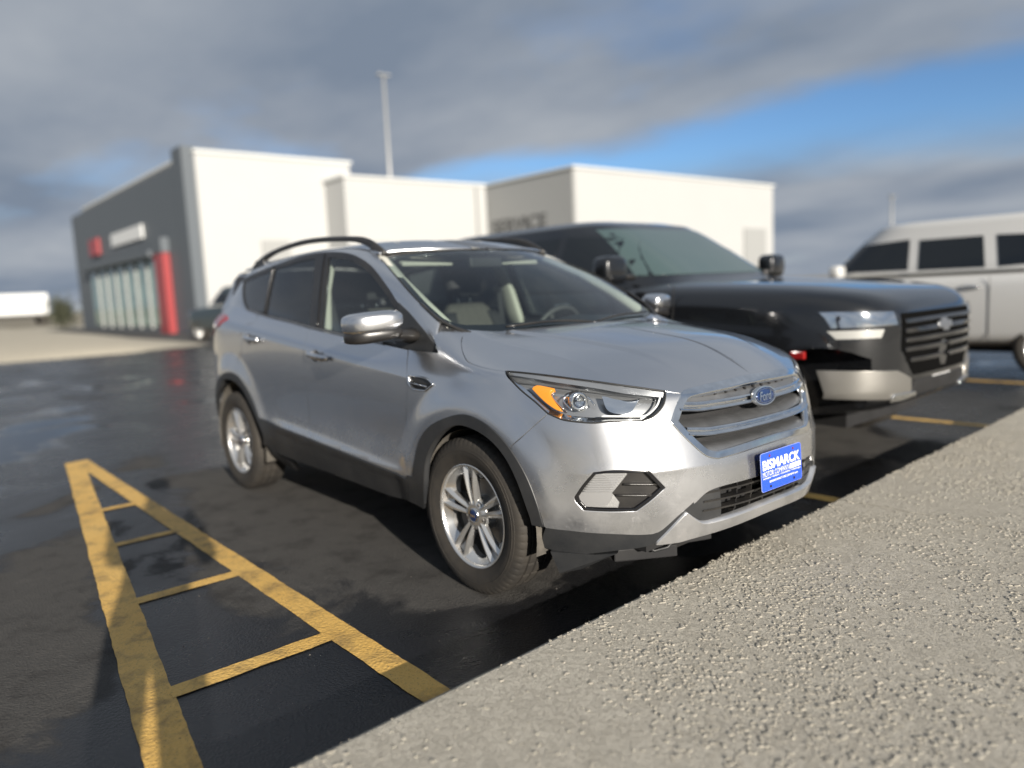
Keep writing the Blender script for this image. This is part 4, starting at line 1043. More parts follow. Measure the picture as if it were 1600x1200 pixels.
# --- roof
roof_half = [np.array(p) for p in rev(halfscreen(wt))]
rl_ = [p for p in UP if p[0] < 0.28 and p[2] > 1.50]
rear_edge = [np.array((x, y, roof_z(x, y))) for y, x in zip(np.linspace(-.595, 0, 12), np.linspace(-1.70, -1.84, 12))]
roof_l = chain([np.array((p[0]-0.012, p[1], p[2]+0.004)) for p in roof_half], rl_, rear_edge)
def roof_blend(p): return 0.0
m_roof = panel(roof_l, TOP, ROOF, 0.035, off=0.002, gap=0.0, roll=0.012)
roof = whole('roof', m_roof, M['silver'], car)
# rear spoiler and tail panels (seen only as the far left outline)
tail_rows = [[(-1.70, -.60, 1.515), (-1.88, -.50, 1.535), (-1.93, 0, 1.548)], [(-1.76, -.615, 1.47), (-1.97, -.52, 1.485), (-2.04, 0, 1.50)], [(-1.83, -.640, 1.42), (-1.95, -.53, 1.43), (-2.00, 0, 1.44)],
             [(-1.92, -.68, 1.30), (-2.06, -.55, 1.30), (-2.12, 0, 1.31)], [(-1.93, -.70, 1.20), (-2.12, -.58, 1.20), (-2.20, 0, 1.20)]]
mb = MB()
for s in (0, 1):
    V = []; 
    for row in tail_rows:
        for p in dense([q for q in row], 0.08)[:]: pass
    n = 9; V = []
    for row in tail_rows:
        for k in range(n):
            t = k/(n-1); a, b, c = (np.array(q) for q in row); V.append(yflip(s, tuple((1-t)**2*a+2*t*(1-t)*(2*b-0.5*a-0.5*c)+t*t*c)))
    mb.add(V, [(i*n+j, (i+1)*n+j, (i+1)*n+j+1, i*n+j+1) for i in range(len(tail_rows)-1) for j in range(n-1)])
mb.build('liftgate', M['silver'], car, smooth=True)
# --- quarter panel and tail
rear_loop = chain(g_rear, ARR_out[:i_arch+1][::-1], P3(tuple(ARR_out[0]), (-1.90, -.80, .34), (-2.02, -.70, .33)), P3((-2.02, -.70, .33), (-2.05, -.70, .6), (-2.04, -.71, .9), (-2.0, -.70, 1.1), (-1.93, -.69, 1.24)), P3((-1.93, -.69, 1.24), (-1.75, -.72, 1.285), (-1.55, -.757, 1.29), (-1.38, -.78, 1.275), tuple(belt[0])), cut(belt, belt[0], rear_b))
m_q = panel(rear_loop, (0.35, 0.94, 0), BODY, 0.02, roll=0.012, lines=CREASE)
both('quarter_panel', m_q, M['silver'], car)
tl_loop = dense([(-1.45, -.85, 1.20, 1), (-1.56, -.855, 1.225), (-1.78, -.80, 1.22), (-1.95, -.70, 1.20, 1), (-2.03, -.69, 1.05, 1), (-1.93, -.79, 1.05), (-1.72, -.855, 1.125), (-1.60, -.872, 1.14)], closed=True)
both('tail_lamp', panel(tl_loop, (0.45, 0.89, 0), BODY, 0.02, off=0.008, gap=0.0, roll=0.02), M['red_lens'], car)
rear_bump = chain(P3((-2.02, -.70, .33), (-2.05, -.70, .6), (-2.04, -.71, .9), (-2.0, -.70, 1.1), (-1.93, -.69, 1.24)), P3((-1.93, -.69, 1.24), (-2.03, -.5, 1.235), (-2.09, 0, 1.23)), P3((-2.09, 0, 1.23), (-2.24, 0, 1.05), (-2.25, 0, .9), (-2.28, 0, .6), (-2.2, 0, .34)), P3((-2.2, 0, .34), (-2.15, -.45, .34), (-2.02, -.70, .33)))
whole('rear_bumper', panel(rear_bump, (0.9, 0.44, 0), BODY, 0.04, roll=0.012), M['silver'], car)
# --- roof rails
rail_top = [(-1.53, 1.555), (-1.39, 1.604), (-1.129, 1.652), (-.745, 1.678), (-.407, 1.673), (-.067, 1.649), (.078, 1.626), (.18, 1.590), (.285, 1.530)]
for s in (-1, 1):
    pts = dense([(x, .588*s, z-0.008) for x, z in rail_top], 0.05)
    wd = [(0.016+0.010*abs(math.sin(i/len(pts)*3.0-1.5))*0, 0.017+0.013*max(0, (abs(i/(len(pts)-1)-.52)-.30)/.2)) for i in range(len(pts))]
    mb = MB(); mb.tube(pts, [(a, b) for a, b in wd], 10); rail = mb.build('roof_rail', M['trim'], car, smooth=True)
    mb = MB(); mb.box((-1.40, .588*s, 1.575), (0.16, 0.036, 0.05), bev=0.008); mb.box((0.215, .588*s, 1.548), (0.10, 0.036, 0.04), ry=R(30), bev=0.008); mb.build('rail_foot', M['trim'], rail)
# --- door handles
for key, doors in (('handle_f', fdoor), ('handle_r', rdoor)):
    a, b = np.array(OL[key][0][:3]), np.array(OL[key][1][:3])
    for s in (0, 1):
        mb = MB(); pts = []; rad = []
        for t in np.linspace(0, 1, 13):
            p = a*(1-t)+b*t; q, n = at_skin(p, 0.012+0.022*math.sin(math.pi*min(1, max(0, t)))**0.5); pts.append(yflip(s, q)); rad.append((0.011, 0.016))
        mb.tube(pts, rad, 10); h_o = mb.build('handle', M['silver'], doors[s], smooth=True)
        c = a*(1-.42)+b*.42; q, n = at_skin(c, 0.0); mb = MB()
        vv = []; nn = 20
        for k in range(nn):
            ang = 2*math.pi*k/nn; e, en = at_skin((c[0]+0.048*math.cos(ang), c[1], c[2]+0.036*math.sin(ang)), 0.0012); vv.append(yflip(s, e))
        vv2 = [yflip(s, at_skin((c[0]+0.025*math.cos(2*math.pi*k/nn), c[1], c[2]+0.018*math.sin(2*math.pi*k/nn)), -0.016)[0]) for k in range(nn)]
        mb.add(vv+vv2+[yflip(s, at_skin(tuple(c), -0.020)[0])], [(k, (k+1) % nn, nn+(k+1) % nn, nn+k) for k in range(nn)]+[(nn+k, nn+(k+1) % nn, 2*nn) for k in range(nn)])
        # the scoop sits proud by a hair so that the door skin does not hide it
        o = mb.build('handle_cup', M['silver'], doors[s], smooth=True)
        o.location.y = -0.018 if s == 0 else 0.018
# --- mirrors
def superell(c, r_, n1, n2, e, fn=None, nu=28, nv=16):
    V = []; F = []
    def sp(v, p): return math.copysign(abs(v)**p, v)
    for i in range(nv+1):
        ph = -math.pi/2+math.pi*i/nv
        for j in range(nu):
            th = 2*math.pi*j/nu
            x = sp(math.cos(ph), n1)*sp(math.cos(th), n2); y = sp(math.cos(ph), n1)*sp(math.sin(th), n2); z = sp(math.sin(ph), n1)
            p = (x*r_[0], y*r_[1], z*r_[2]);
            if fn: p = fn(*p)
            V.append((c[0]+p[0], c[1]+p[1], c[2]+p[2]))
    for i in range(nv):
        for j in range(nu): F.append((i*nu+j, i*nu+(j+1) % nu, (i+1)*nu+(j+1) % nu, (i+1)*nu+j))
    return V, F
def mir_shape(x, y, z):
    # swept back towards the tip, flat behind, lower towards the outside
    x2 = x*(1.0 if x > 0 else 0.75) + 0.32*(y)          # tip (y negative) trails
    z2 = z*(1-0.10*max(0, -y/0.12)) + (0.014*(y/0.12) if z < 0 else 0.004*(y/0.12))
    return x2, y, z2
for s in (0, 1):
    V, F = superell((0.845, -1.018, 1.188), (0.088, 0.122, 0.053), 0.55, 0.60, None, mir_shape)
    mb = MB(); mb.add([yflip(s, v) for v in V], F); mo = mb.build('mirror', M['silver'], car, smooth=True)
    V, F = superell((0.840, -1.014, 1.130), (0.082, 0.117, 0.034), 0.55, 0.60, None, mir_shape)
    mb = MB(); mb.add([yflip(s, v) for v in V], F); mb.build('mirror_base', M['trim'], mo, smooth=True)
    V, F = superell((0.790, -1.020, 1.182), (0.012, 0.104, 0.047), 0.5, 0.5, None, lambda x, y, z: (x+0.32*y, y, z))
    mb = MB(); mb.add([yflip(s, v) for v in V], F); mb.build('mirror_glass', M['reflector'], mo, smooth=True)
    mb = MB(); mb.tube([yflip(s, q) for q in ((0.85, -.97, 1.128), (0.85, -.90, 1.122), (0.84, -.85, 1.115), (0.83, -.79, 1.11))], [(0.055, 0.022), (0.06, 0.024), (0.07, 0.032), (0.08, 0.04)], 12); mb.build('mirror_arm', M['trim'], mo, smooth=True)
    sail_l = chain(seg(dt, 0.66, 1.2), [np.array(db[-1])], [p for p in rev(db) if p[0] > 0.70], side_line(sl1, sl0))
    sail = chain([p for p in dt if p[0] > 0.665], ) ; sail = sail[::-1]
    lowp = [p for p in db if p[0] > 0.71]
    sail_loop = chain(sail, rev(lowp), side_line(sl1, sl0))
    m_s = panel(sail_loop, RIGHT, SIDE, 0.03, off=0.009, gap=-0.002, roll=0.012)
    emit('mirror_sail', m_s if s == 0 else mirror_y(m_s), M['clad'], mo)
# ------------------------------------------------------------------ wheels
def make_wheel(parent, x, y, rot, side):
    w = empty('wheel', (x, y, HUB_Z), 0, parent)
    w.rotation_euler = (0, rot, 0) if side < 0 else (0, rot, math.pi)
    return w
def tyre_mesh():
    # (radius, axial) from the inner bead over the tread to the outer bead; outer face is -y
    NB = 64; per = 5; n = NB*per
    tread = [(-.098, .337), (-.090, .3435), (-.062, .3445), (-.060, .336), (-.052, .336), (-.050, .3450), (-.018, .3455), (-.016, .337), (-.008, .337), (-.006, .3455), (.026, .3452), (.028, .337), (.036, .337), (.038, .3450), (.070, .3440), (.085, .342), (.098, .336)]
    side_o = [(-.092, .2270), (-.100, .2290), (-.104, .236), (-.106, .246), (-.113, .262), (-.1165, .280), (-.1165, .288), (-.1178, .2885), (-.1178, .2915), (-.1165, .292), (-.115, .305), (-.1135, .3055), (-.111, .318), (-.105, .330)]
    prof = [(r_, h) for h, r_ in side_o]+[(r_, h) for h, r_ in tread]+[(r_, -h) for h, r_ in side_o[::-1]]
    i0 = len(side_o)-2; i1 = len(side_o)+len(tread)+1
    def rf(i, j, r_):
        if i0 <= i <= i1:
            h = prof[i][1]
            if abs(h) > .064 and (j % per) == 0: return r_-0.0035
            if .004 < abs(h) < .058 and ((j+2) % per) == 0 and (j//per) % 2 == 0 and r_ > .34: return r_-0.004
        return r_
    mb = MB(); mb.lathe(prof, n, 'Y', rfun=rf); return mb
rim_prof = [(.2275, -.100), (.2285, -.103), (.2255, -.1045), (.2190, -.101), (.2150, -.094), (.2120, -.080), (.2050, -.060), (.1960, -.02), (.1900, .03), (.1950, .07), (.2100, .09), (.2270, .095)]
def rim_mesh():
    mb = MB(); mb.lathe(rim_prof[:6], 96, 'Y')
    # hub dish
    mb.lathe([(.030, -.0825), (.044, -.0835), (.060, -.080), (.072, -.070), (.078, -.052), (.078, -.02)], 60, 'Y')
    # five pairs of spokes, each spoke with a raised spine
    for k in range(5):
        a0 = R(90+72*k)
        for sd in (-1, 1):
            V = []; nst = 9
            for i in range(nst):
                t = i/(nst-1); r_ = .048+(.2165-.048)*t
                lat = sd*(.0125+.0235*t**1.15)            # tangential offset of the spine
                hw = .0098+.0088*t                           # half width
                front = -.0835-.006*math.sin(math.pi*t)+(-.010)*t
                ca, sa = math.cos(a0), math.sin(a0)
                for (u, h) in ((-1.0, .030), (-1.0, .013), (-.22, 0.0), (.22, 0.0), (1.0, .013), (1.0, .030)):
                    q = lat+u*hw; V.append((r_*ca-q*sa, front+h, r_*sa+q*ca))
            F = [(i*6+j, (i+1)*6+j, (i+1)*6+j+1, i*6+j+1) for i in range(nst-1) for j in range(5)]
            mb.add(V, F)
        # web between the two spokes near the rim, set back
        V = []; nst = 6
        for i in range(nst):
            t = i/(nst-1); r_ = .165+(.2165-.165)*t; hw = .022+.010*t; ca, sa = math.cos(a0), math.sin(a0)
            for u in (-1, 1): V.append((r_*ca-u*hw*sa*.62, -.066-.012*t, r_*sa+u*hw*ca*.62))
        mb.add(V, [(i*2, (i+1)*2, (i+1)*2+1, i*2+1) for i in range(nst-1)])
        # shelf on the outer rim between two pairs
        a1 = a0+R(36); V = []; nst = 9
        for i in range(nst):
            aa = a1+R(-25+50*i/(nst-1)); e = abs(i/(nst-1)-.5)*2
            r1 = .196-.030*e**1.6
            for r_, h in ((.2150, -.092), ((.215+r1)/2, -.078), (r1, -.066), (r1-.003, -.040)): V.append((r_*math.cos(aa), h, r_*math.sin(aa)))
        mb.add(V, [(i*4+j, (i+1)*4+j, (i+1)*4+j+1, i*4+j+1) for i in range(nst-1) for j in range(3)])
    return mb
_tm, _rm = tyre_mesh(), rim_mesh()
wheel0 = make_wheel(car, HUB_X, -.783, R(-4), -1)
_tm.build('tyre', M['tyre'], wheel0, autosmooth=40)
rim_o = _rm.build('rim', M['alloy'], wheel0, autosmooth=28)
MB().lathe(rim_prof[4:], 72, 'Y').build('rim_barrel', M['barrel'], wheel0, smooth=True)
mb = MB(); mb.lathe([(0.001, -.0915), (.018, -.0912), (.027, -.089), (.030, -.086)], 40, 'Y'); mb.build('centre_cap', M['emblem_blue'], wheel0, smooth=True)
mb = MB(); mb.lathe([(.026, -.090), (.0285, -.0915), (.0320, -.089), (.033, -.080)], 40, 'Y'); mb.build('cap_ring', M['chrome'], wheel0, smooth=True)
V, F = text_mesh('Ford', 0.034, 0.013, 0.012, 0.30); mb = MB(); mb.add([(v.x, -.0922, v.y) for v in V], F); mb.build('cap_lettering', M['chrome'], wheel0)
for k in range(5):
    a = R(90+36+72*k); mb = MB(); mb.lathe([(.0005, -.082), (.007, -.082), (.0095, -.079), (.0095, -.055)], 6, 'Y', (.0565*math.cos(a), 0, .0565*math.sin(a))); mb.build('lug_nut', M['steel'], wheel0)
    mb = MB(); mb.lathe([(.0105, -.0745), (.0145, -.078), (.0165, -.0765)], 14, 'Y', (.0565*math.cos(a), 0, .0565*math.sin(a))); mb.build('lug_recess', M['dark'], wheel0, smooth=True)
MB().lathe([(.07, -.02), (.150, -.02), (.152, -.010), (.150, 0.0), (.07, 0.0)], 60, 'Y').build('brake_disc', M['steel'], wheel0, autosmooth=40)
mb = MB(); 
V = []
for i in range(9):
    a = R(150+60*i/8)
    for r_, h in ((.165, -.035), (.105, -.035), (.105, .02), (.165, .02)): V.append((r_*math.cos(a), h, r_*math.sin(a)))
mb.add(V, [(i*4+j, (i+1)*4+j, (i+1)*4+(j+1) % 4, i*4+(j+1) % 4) for i in range(8) for j in range(4)]+[(0, 1, 2, 3), (35, 34, 33, 32)])
mb.build('brake_caliper', M['caliper'], wheel0)
for x, sd, rot in ((-HUB_X, -1, R(-13)), (HUB_X, 1, R(20)), (-HUB_X, 1, R(41))):
    w = copy_tree(wheel0, car); w.location = (x, .783*sd, HUB_Z); w.rotation_euler = (0, rot, 0) if sd < 0 else (0, rot, math.pi)
# wheel arches inside, floor pan, engine bay block
for x, cx, rad in ((HUB_X, 1.385, .385), (-HUB_X, -1.30, .425)):
    for sd in (-1, 1):
        mb = MB(); V = []; n = 24
        for i in range(n+1):
            a = R(-12+204*i/n)
            for yy in (.885, .60): V.append((cx+rad*math.cos(a)*(1.0 if yy > .8 else .97), sd*yy, HUB_Z+.0+rad*math.sin(a)))
        mb.add(V, [(2*i, 2*i+1, 2*i+3, 2*i+2) for i in range(n)]); k = len(mb.v)
        mb.add([(cx+rad*math.cos(R(-12+204*i/n)), sd*.60, HUB_Z+rad*math.sin(R(-12+204*i/n))) for i in range(n+1)]+[(cx, sd*.60, HUB_Z-.05)], [(i, i+1, n+1) for i in range(n)])
        mb.build('wheel_liner', M['well'], car, smooth=True)
mb = MB(); mb.box((-.35, 0, .285), (3.3, 1.18, .07)); mb.box((-.02, 0, .33), (1.66, 1.66, .05)); mb.box((1.55, 0, .52), (1.0, 1.14, .5)); mb.box((-1.9, 0, .55), (.5, 1.2, .5))
mb.build('floor_pan', M['dark'], car)
for sd in (-1, 1):
    mb = MB(); mb.box((-.02, sd*.80, .66), (1.70, .05, .66)); mb.build('inner_sill', M['interior_dark'], car)
# splash shields, hanging under the nose
V = [(1.80, -.845, .285), (1.93, -.735, .275), (2.00, -.68, .283), (1.86, -.74, .20), (1.80, -.80, .185)]
for sd in (0, 1):
    mb = MB(); mb.add([yflip(sd, v) for v in V]+[yflip(sd, (v[0]-.02, v[1]+.03, v[2])) for v in V], [(0, 1, 2, 3, 4), (9, 8, 7, 6, 5)]+[(i, i+5, (i+1) % 5+5, (i+1) % 5) for i in range(5)]); mb.build('air_deflector', M['clad'], car)
mb = MB(); mb.box((1.90, 0, .250), (.30, .86, .02)); mb.build('splash_shield', M['trim'], car, autosmooth=30)
mb = MB(); mb.box((1.97, -.50, .245), (.10, .26, .05), rz=R(-32), bev=.006); mb.build('torn_shield', M['dark'], car)
mb = MB(); mb.box((2.04, -.33, .272), (.09, .22, .030), rz=R(-22), bev=.006); mb.build('torn_shield', M['dark'], car)
mb = MB()
mb.tube([(1.99, -.56, .30), (2.05, -.52, .262), (2.075, -.47, .27), (2.09, -.44, .30)], .006, 6)
mb.build('bracket', M['clad'], car, smooth=True)
# mud flap behind the rear wheel opening / sill end
V = [(-.795, -.90, .40), (-.71, -.875, .335), (-.56, -.86, .30), (-.66, -.78, .215), (-.77, -.80, .235), (-.80, -.88, .33)]
for sd in (0, 1):
    mb = MB(); mb.add([yflip(sd, v) for v in V]+[yflip(sd, (v[0]+.01, v[1]+.03, v[2])) for v in V], [tuple(range(6)), tuple(range(11, 5, -1))]+[(i, i+6, (i+1) % 6+6, (i+1) % 6) for i in range(6)]); mb.build('mud_flap', M['clad'], car)
# ------------------------------------------------------------------ interior
def loft_rings(rings, cap=True):
    n = len(rings[0]); V = [p for r_ in rings for p in r_]
    F = [(i*n+j, i*n+(j+1) % n, (i+1)*n+(j+1) % n, (i+1)*n+j) for i in range(len(rings)-1) for j in range(n)]
    if cap: F += [tuple(range(n-1, -1, -1)), tuple((len(rings)-1)*n+j for j in range(n))]
    return V, F
def cushion_ring(c, ux, uy, w, h, n=20, e=0.45):
    c, ux, uy = Vector(c), Vector(ux), Vector(uy); out = []
    for j in range(n):
        t = 2*math.pi*j/n; x = math.copysign(abs(math.cos(t))**e, math.cos(t))*w; y = math.copysign(abs(math.sin(t))**e, math.sin(t))*h
        out.append(c+ux*x+uy*y)
    return out
def seat_at(x, y, rear=False):
    s_ = empty('seat', (x, y, 0), 0, car); W_ = .25
    def part(name, rings, mat):
        mb = MB(); V, F = loft_rings(rings); mb.add(V, F); return mb.build(name, mat, s_, smooth=True)
    part('seat_cushion', [cushion_ring((xx, 0, zz), (0, 1, 0), (0.12, 0, 1), W_*ww, .07*ww) for xx, zz, ww in ((.27, .60, .80), (.24, .60, .97), (.05, .585, 1.0), (-.2, .575, 1.0), (-.24, .575, .9))], M['seat'])
    part('seat_back', [cushion_ring((-.20-.22*t, 0, .62+.60*t), (0, 1, 0), (1, 0, .3), W_*ww, .065*hh) for t, ww, hh in ((0, .92, .9), (.08, 1, 1), (.45, .99, 1), (.75, .90, .95), (.93, .74, .9), (1.0, .60, .6))], M['seat'])
    for sd in (-1, 1):
        part('bolster', [cushion_ring((-.165-.22*t, sd*W_*.86*ww, .64+.60*t), (0, 1, 0), (1, 0, .3), .045, .055*hh) for t, ww, hh in ((0.02, 1, .7), (.1, 1, 1), (.5, .98, 1), (.78, .88, .8), (.88, .80, .4))], M['seat_dark'])
    part('headrest', [cushion_ring((-.415-.02*t, 0, 1.285+.17*t), (0, 1, 0), (1, 0, 0), .135*ww, .055*ww) for t, ww in ((0, .8), (.1, .97), (.5, 1), (.85, .93), (1, .7))], M['seat_dark'])
    for sd in (-1, 1):
        mb = MB(); mb.tube([(-.42, sd*.05, 1.19), (-.42, sd*.05, 1.30)], .006, 8); mb.build('headrest_post', M['chrome'], s_, smooth=True)
    return s_
for y in (-.37, .37): seat_at(.12, y)
for y in (-.40, .0, .40): seat_at(-.80, y)
# dashboard, wheel, headliner, pillars, console
mb = MB(); V, F = loft_rings([cushion_ring((xx, 0, zz), (0, 1, 0), (0, 0, 1), .77, hh, 24, .25) for xx, zz, hh in ((1.20, 1.02, .05), (1.05, 1.005, .09), (.88, .985, .11), (.76, .965, .11), (.70, .93, .09))]); mb.add(V, F)
dash = mb.build('dashboard', M['dash_grey'], car, smooth=True)
mb = MB(); V, F = loft_rings([cushion_ring((xx, .37, zz), (0, 1, 0), (0, 0, 1), ww, hh, 20, .5) for xx, zz, ww, hh in ((.95, 1.085, .17, .035), (.82, 1.085, .18, .04), (.72, 1.07, .17, .03))]); mb.add(V, F); mb.build('instrument_hood', M['interior_dark'], dash, smooth=True)
mb = MB(); mb.box((.72, 0, 1.02), (.06, .22, .14), ry=R(-18), bev=.01); mb.build('centre_screen', M['gloss_black'], dash)
sw = empty('steering_wheel', (.60, .37, 1.02), 0, car); sw.rotation_euler = (0, R(-66), 0)
mb = MB(); mb.tube([(.185*math.cos(2*math.pi*i/36), .185*math.sin(2*math.pi*i/36), 0) for i in range(36)], .016, 10, closed=True); mb.build('wheel_rim', M['dash_grey'], sw, smooth=True)
mb = MB(); mb.lathe([(.001, .03), (.05, .028), (.065, .01), (.065, -.03)], 24, 'Z')
for a in (0, 120, 240): mb.tube([(0, 0, 0), (.18*math.cos(R(a-30)), .18*math.sin(R(a-30)), 0)], (.02, .01), 8)
mb.build('wheel_hub', M['interior_dark'], sw, smooth=True)
mb = MB(); V = []; ny = 13; xs = np.linspace(-1.75, .30, 22)
for x in xs:
    for y in np.linspace(-.60, .60, ny): V.append((x, y, roof_z(x, y)-.035-.03*(abs(y)/.6)**4))
mb.add(V, [(i*ny+j, i*ny+j+1, (i+1)*ny+j+1, (i+1)*ny+j) for i in range(21) for j in range(ny-1)]); mb.build('headliner', M['interior_light'], car, smooth=True)
for y in (-.33, .33):
    mb = MB(); mb.box((.245, y, 1.505), (.17, .34, .022), ry=R(24), bev=.008); mb.build('sun_visor', M['interior_light'], car)
mb = MB(); mb.box((.42, 0, 1.475), (.03, .24, .065), ry=R(-10), bev=.012); mb.tube([(.42, 0, 1.50), (.45, 0, 1.55)], .012, 8); mb.build('interior_mirror', M['interior_dark'], car)
for sd in (-1, 1):
    s = 0 if sd < 0 else 1
    mb = MB()   # pillar trims inside: A, B, C
    mb.tube([yflip(s, q) for q in ((1.02, -.70, 1.13), (.80, -.69, 1.25), (.55, -.665, 1.38), (.30, -.60, 1.49), (.16, -.59, 1.53))], (.035, .028), 8)
    mb.build('pillar_trim', M['interior_light'], car, smooth=True)
    mb = MB(); mb.add(*loft_rings([cushion_ring(yflip(s, q), (1, 0, 0), (0, 1, 0), w_, .025, 12, .5) for q, w_ in (((-.20, -.76, 1.02), .085), ((-.21, -.735, 1.15), .075), ((-.24, -.70, 1.35), .06), ((-.27, -.64, 1.53), .06))]))
    mb.build('pillar_trim', M['interior_light'], car, smooth=True)
    mb = MB(); mb.add(*loft_rings([cushion_ring(yflip(s, q), (1, 0, 0), (0, 1, 0), w_, .03, 12, .5) for q, w_ in (((-1.60, -.70, 1.15), .25), ((-1.66, -.66, 1.35), .14), ((-1.66, -.61, 1.50), .14))]))
    mb.build('pillar_trim', M['interior_dark'], car, smooth=True)
    mb = MB(); mb.tube([yflip(s, q) for q in ((-.27, -.68, 1.40), (-.25, -.655, 1.25), (-.20, -.63, 1.0), (-.15, -.62, .7))], (.024, .002), 6); mb.build('seat_belt', M['interior_dark'], car)
    mb = MB(); mb.box((.28, sd*.775, 1.00), (1.3, .05, .20), bev=.015); mb.build('door_card', M['interior_dark'], car); mb = MB(); mb.box((-.78, sd*.765, 1.05), (.85, .05, .2), bev=.015); mb.build('door_card', M['interior_dark'], car)
# fog of detail at the base of the screen: cowl and wipers
mb = MB(); V = []; n = 25
for i in range(n):
    y = -.68+1.36*i/(n-1); q = ws_point(0.0, y)
    for dx, dz in ((.030, -.010), (.010, .002), (-.02, .008)):
        V.append((q[0]+dx, y, q[2]+dz-.006))
mb.add(V, [(i*3+j, (i+1)*3+j, (i+1)*3+j+1, i*3+j+1) for i in range(n-1) for j in range(2)]); mb.build('cowl', M['trim'], car, smooth=True)
for y0, y1 in ((.60, .02), (.05, -.48)):
    mb = MB(); pts = []
    for t in np.linspace(0, 1, 10):
        y = y0+(y1-y0)*t; q = ws_point(0.02+.035*math.sin(math.pi*t), y); pts.append((q[0]+.012, y, q[2]+.010))
    mb.tube(pts, .006, 6); mb.build('wiper', M['trim'], car, smooth=True)
for s in (0, 1):
    mb = MB(); pts = [yflip(s, tuple(np.array(p)+np.array((.004, -.004, .006)))) for p in D['ws_side'] if p[2] < 1.26]
    mb.tube(pts, (.010, .006), 6); mb.build('screen_moulding', M['trim'], car, smooth=True)
# ------------------------------------------------------------------ ground
def kerb_x(y): return 2.074-0.036*y
def asphalt_mat():
    t = NT('asphalt'); co = t.coord('Object'); xyz = t.sep(co)
    def blob(x, y, rx, ry, amp, ang=0.0):
        ca, sa = math.cos(ang), math.sin(ang)
        dx = t.math('SUBTRACT', xyz[0], x); dy = t.math('SUBTRACT', xyz[1], y)
        u = t.math('DIVIDE', t.math('ADD', t.math('MULTIPLY', dx, ca), t.math('MULTIPLY', dy, sa)), rx)
        v = t.math('DIVIDE', t.math('SUBTRACT', t.math('MULTIPLY', dy, ca), t.math('MULTIPLY', dx, sa)), ry)
        q = t.math('ADD', t.math('MULTIPLY', u, u), t.math('MULTIPLY', v, v))
        return t.math('MULTIPLY', t.math('POWER', 2.718, t.math('MULTIPLY', q, -1.0)), amp)
    # damp stays in patches; dry islands where the sun has reached and beside the parked car; the one beneath is set dry to deepen its shade
    n = t.noise(0.9, 8, 0.60, dist=0.6)
    wet = t.math('ADD', n, 0.13)
    for b in ((-0.1, -0.98, 1.35, .42, -.38, R(-4)), (.45, -2.46, .80, .34, -.40, R(-8)), (-1.6, -1.95, .8, .28, -.16, R(-12)), (-2.7, -1.15, .6, .25, -.12, 0), (.1, .1, 1.9, .85, -.5, 0), (1.3, 3.0, 2.2, .8, -.28, 0), (.6, -1.62, .5, .16, -.10, 0),
              (1.1, -1.95, .55, .35, .12, 0), (-2.1, -1.55, .9, .14, .12, R(-28)), (-5.3, -1.9, 2.6, .7, .22, R(-20)), (1.35, -1.2, .5, .35, .10, 0), (-8, 2, 4, 2, .1, 0)):
        wet = t.math('ADD', wet, blob(*b))
    w = t.ramp(wet, [(0.47, 0.0), (0.53, 0.85), (0.66, 1.0)])
    pud = t.ramp(wet, [(0.74, 0.0), (0.80, 1.0)])
    fine = t.noise(180, 4, 0.7); mid = t.noise(22, 5, 0.6)
    mott = t.noise(4.5, 6, 0.65)
    dry_c = t.mix(mid, (0.036, 0.035, 0.034), (0.070, 0.066, 0.061)); dry_c = t.mix(t.ramp(fine, [(0.35, 0), (0.75, 1)]), dry_c, (0.085, 0.081, 0.075))
    wet_c = t.mix(mid, (0.0045, 0.005, 0.0065), (0.010, 0.011, 0.0135))
    dry_c = t.mix(t.ramp(mott, [(0.34, 0.6), (0.50, 0.0)]), dry_c, (0.022, 0.020, 0.019)); dry_c = t.mix(t.ramp(mott, [(0.58, 0.0), (0.72, 0.6)]), dry_c, (0.092, 0.086, 0.078))
    spk = t.ramp(t.noise(55, 3, 0.6), [(0.72, 0.0), (0.78, 0.35)])
    col = t.mix(w, t.mix(spk, dry_c, (0.16, 0.15, 0.13)), wet_c)
    ro = t.mix(w, 0.88, 0.27); ro = t.mix(pud, ro, 0.04)
    h = t.math('ADD', t.math('MULTIPLY', fine, 0.6), t.math('MULTIPLY', t.voronoi(95), 0.7))
    bs = t.n.new('ShaderNodeBump'); bs.inputs['Distance'].default_value = 0.006; t.l.new(h, bs.inputs['Height']); t.l.new(t.math('SUBTRACT', 0.62, t.math('ADD', t.math('MULTIPLY', w, 0.28), t.math('MULTIPLY', pud, 0.32))), bs.inputs['Strength'])
    t.set(Base_Color=col, Roughness=ro, Normal=bs.outputs[0], Specular_IOR_Level=t.mix(w, 0.25, 0.5))
    return t.m
def sheet(name, pts, z, mat, kind='structure', parent=None):
    o = mesh_obj(name, [(p[0], p[1], z) for p in pts], [tuple(range(len(pts)))], mat, parent)
    if kind: o['kind'] = kind
    return o
def terrain_mat():
    t = NT('dry_grass_terrain'); n = t.noise(0.08, 6); f = t.noise(3, 6, 0.7)
    t.set(Base_Color=t.mix(f, t.mix(n, (0.16, 0.135, 0.085), (0.24, 0.21, 0.15)), (0.30, 0.265, 0.20)), Roughness=0.95); return t.m
M['terrain'] = terrain_mat()
sheet('terrain', [(-2500, -2500), (2500, -2500), (2500, 2500), (-2500, 2500)], -0.05, M['terrain'])
M['asphalt'] = asphalt_mat()
sheet('car_park', [(-20.5, -60), (kerb_x(-60)+.1, -60), (kerb_x(60)+.1, 60), (-20.5, 60)], 0.0, M['asphalt'])
